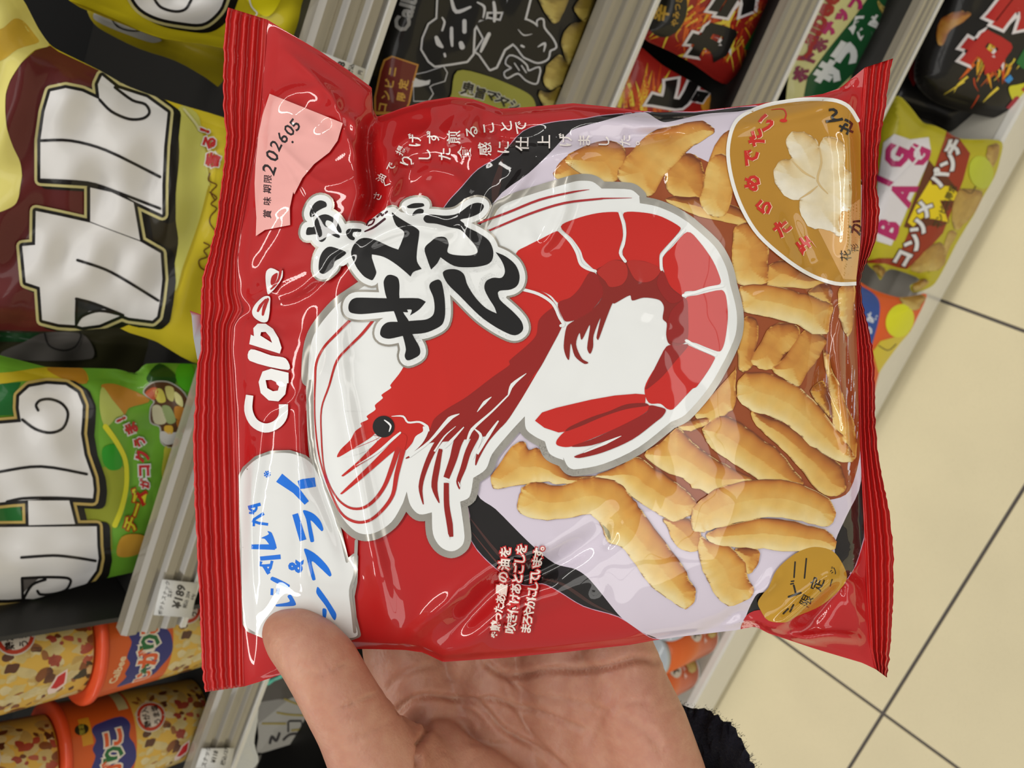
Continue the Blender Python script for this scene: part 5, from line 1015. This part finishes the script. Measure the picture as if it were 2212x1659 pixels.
def sphere(c, r, nu=14, nv=9):
    b = len(sv)
    sv.append(c + np.array([0, 0, r]))
    for i in range(1, nv):
        t = math.pi * i / nv
        for j in range(nu): p_ = 2 * math.pi * j / nu; sv.append(c + r * np.array([math.sin(t) * math.cos(p_), math.sin(t) * math.sin(p_), math.cos(t)]))
    sv.append(c - np.array([0, 0, r])); e_ = len(sv) - 1
    for j in range(nu):
        sf.append((b, b + 1 + j, b + 1 + (j + 1) % nu)); sf.append((e_, e_ - nu + (j + 1) % nu, e_ - nu + j))
    for i in range(nv - 2):
        for j in range(nu): q0 = b + 1 + i * nu + j; q1 = b + 1 + i * nu + (j + 1) % nu; sf.append((q0, q0 + nu, q1 + nu, q1))
for ch in CHAINS:
    pts = [(W(x, y, d), r) for x, y, d, r in ch]
    for (p0, r0), (p1, r1) in zip(pts[:-1], pts[1:]):
        n_ = max(2, int(np.linalg.norm(p1 - p0) / (min(r0, r1) * .3)))
        for i in range(n_): t = i / n_; sphere(p0 + (p1 - p0) * t, r0 + (r1 - r0) * t)
    sphere(*pts[-1])
person = empty('person', W(1290, 1960, .285), 'left hand with a dark fleece cuff holding up the red snack bag', 'person')
me = bpy.data.meshes.new('tmp'); me.from_pydata([tuple(v) for v in sv], [], sf); tmp = bpy.data.objects.new('tmp', me); col.objects.link(tmp)
m1 = tmp.modifiers.new('r', 'REMESH'); m1.mode = 'VOXEL'; m1.voxel_size = 0.0011
m2 = tmp.modifiers.new('s', 'SMOOTH'); m2.iterations = 26; m2.factor = .55
dg = bpy.context.evaluated_depsgraph_get(); ev = tmp.evaluated_get(dg); em = ev.to_mesh(); nV = len(em.vertices)
hv = np.zeros(nV * 3); em.vertices.foreach_get('co', hv); hv = hv.reshape(-1, 3); hn = np.zeros(nV * 3); em.vertices.foreach_get('normal', hn); hn = hn.reshape(-1, 3)
hf = [tuple(p.vertices) for p in em.polygons]; ev.to_mesh_clear(); bpy.data.objects.remove(tmp)
def proj(v): c = (v - C0) @ R; return c[:, 0] / c[:, 2] * F + CX, c[:, 1] / c[:, 2] * F + CY, c[:, 2]
hx_, hy_, hd_ = proj(hv); face = np.sum(hn * (C0 - hv), 1) > 0
PL = frame(740, 1340, 2.458); th_side = np.zeros(nV, bool)
def isth(x, y, d): return (d < .226) & (x < 930)
TH = isth(hx_, hy_, hd_)
def crease(pts, amp, wd, th=False):
    d, _, _ = pdist(hx_, hy_, sm(pts, False, 4), False); m_ = face & (TH == th) & (hd_ < .30)
    e = np.minimum(np.hypot(hx_ - pts[0][0], hy_ - pts[0][1]), np.hypot(hx_ - pts[-1][0], hy_ - pts[-1][1]))
    hv[:] -= hn * (amp * 1.5 * (np.exp(-(d / wd) ** 2) - .25 * np.exp(-(d / (wd * 3)) ** 2)) * np.clip(e / 18 + .15, 0, 1) * m_)[:, None]
crease(PL(270,500,370,420,480,400,600,415,700,430,760,480,860,580,1000,660,1100,730,1180,800), .0016, 7)
crease(PL(700,425,800,415,900,450,1050,490,1200,550,1300,580), .0011, 6); crease(PL(750,215,800,260,860,290,960,290,1100,265,1300,260,1430,240,1560,205,1660,215), .0014, 8)
crease(PL(860,290,930,350,1000,400,1150,420,1300,450,1390,480), .0008, 7); crease(PL(930,480,1000,600,1100,700,1200,790), .0007, 5); crease(PL(850,330,880,420,960,520), .0005, 5)
crease(PL(230,390,280,320,380,260,500,235), .0006, 8); crease(PL(1390,490,1500,440,1620,430), .0005, 6); crease(PL(1390,490,1330,600,1300,700), .0006, 9); crease(PL(1500,520,1620,600,1700,700), .0005, 12)
crease(PL(440,540,520,510,600,520,660,580,700,640), .0007, 7); crease(PL(600,500,680,520,720,600), -.0005, 7); crease(PL(650,640,760,660,860,660), .0005, 7); crease(PL(640,440,780,500,900,600), -.0004, 9)
crease(PL(390,740,400,660,440,610,450,560), .0020, 7); crease([(903,1660),(905,1625),(918,1590),(925,1568)], .0020, 7, True)
crease([(690,1460),(715,1452),(738,1440),(755,1428)], .0006, 4, True); crease([(725,1538),(755,1524),(795,1508),(815,1500)], .0006, 4, True); crease([(620,1430),(650,1445),(700,1462)], .0003, 5, True); crease([(760,1600),(800,1585),(840,1560)], .0004, 6, True)
rs = np.random.RandomState(2)
for _ in range(70):
    x, y, an, ln = rs.uniform(780, 1480), rs.uniform(1400, 1659), rs.uniform(0, 3.1), rs.uniform(12, 45)
    crease([(x - math.cos(an) * ln, y - math.sin(an) * ln), (x + rs.normal(0, 4), y + rs.normal(0, 4)), (x + math.cos(an) * ln, y + math.sin(an) * ln)], rs.uniform(.00010, .00028), rs.uniform(2.5, 4.5))
for _ in range(30):
    t = rs.uniform(0, 1); x, y = 640 + t * 220 + rs.uniform(-60, 60), 1390 + t * 270; an = rs.uniform(.6, 1.6)
    crease([(x - math.cos(an) * 22, y - math.sin(an) * 22), (x, y), (x + math.cos(an) * 22, y + math.sin(an) * 22)], rs.uniform(.00006, .00014), 3, True)
mesh('hand', hv, hf, person, mats=[SK])
# thumb nail: thin curved plate on the thumb's far side, seen edge-on
NM = plain('fingernail', (226, 176, 160), rough=.25, coat=.4, amount=.04)
nu_, nv_ = 9, 13; v = []
a0, a1 = np.array([566, 1366.]), np.array([606, 1418.])
for i in range(nv_):
    t = i / (nv_ - 1); ctr = a0 + (a1 - a0) * t
    for j in range(nu_):
        u = j / (nu_ - 1); wdd = math.sin(math.pi * (.12 + .8 * t)) ** .5
        off = (-3.2 - 9.5 * math.sin(math.pi * .5 * u)) * .55 + 4; v.append(W(ctr[0] + off * .82 + 4, ctr[1] - off * .5 + 4, .2205 + .0125 * u * wdd))
o = mesh('thumbnail', v, gridf(nv_, nu_), person, mats=[NM]); md = o.modifiers.new('t', 'SOLIDIFY'); md.thickness = .0005
# fleece cuff: sleeve tube round the wrist, open at the hand end
FL = plain('navy_fleece', (24, 25, 40), rough=.95, amount=.5, scale=300, bump=.8, bscale=900)
FL.node_tree.nodes['Principled BSDF'].inputs['Sheen Weight'].default_value = .08
A0_, A1_ = W(1372, 1838, .292), W(1477, 2700, .36); ax = _n(A1_ - A0_); ux_ = _n(np.cross(ax, fw)); uy_ = np.cross(ax, ux_)
v = []; nr_, na = 90, 150; rs = np.random.RandomState(4)
for i in range(nr_):
    t = i / (nr_ - 1)
    for j in range(na):
        an = 2 * math.pi * j / na; inner = t < .08
        s_ = (t - .08) / .92 if not inner else (.08 - t) * 1.2
        r_ = .0475 + .004 * max(s_, 0) + (.0022 * math.sin(an * 3 + 1) + .0016 * math.sin(s_ * 22 + an * 2)) * min(1, s_ * 6 + .2) + .0007 * rs.normal()
        if inner: r_ -= .0045 * min(1, (.08 - t) / .03)
        rd = ux_ * math.cos(an) + uy_ * math.sin(an); wgt = max(0.0, float(rd @ _n(rx * .85 + fw * .55))) ** 1.5 * (1 - min(1, s_) * .9)
        v.append(A0_ - ax * .044 * wgt + ax * (s_ * .30 + .0007 * rs.normal()) + ux_ * r_ * math.cos(an) + uy_ * r_ * .82 * math.sin(an))
f = [(i * na + j, i * na + (j + 1) % na, (i + 1) * na + (j + 1) % na, (i + 1) * na + j) for i in range(nr_ - 1) for j in range(na)]
o = mesh('sleeve', v, f, person, mats=[FL])
# fleece pile along the cuff, real fibres
vv = np.array(v); hvv, hff = [], []
sel = [i * na + j for i in range(4, 26) for j in range(na)]
for k in sel:
    for _ in range(12):
        p_ = vv[k] + rs.normal(0, .0009, 3); c_ = A0_ + ax * ((p_ - A0_) @ ax); n_ = _n(_n(p_ - c_) + rs.normal(0, .45, 3) - ax * .25 * (k // na < 9)); ln = rs.uniform(.0006, .0014); s_ = _n(np.cross(n_, rs.normal(0, 1, 3))) * .00011
        b = len(hvv); hvv += [p_ - s_, p_ + s_, p_ + n_ * ln]; hff.append((b, b + 1, b + 2))
o = mesh('fleece_pile', hvv, np.array(hff), person, mats=[FL], smooth=False); o['kind'] = 'stuff'
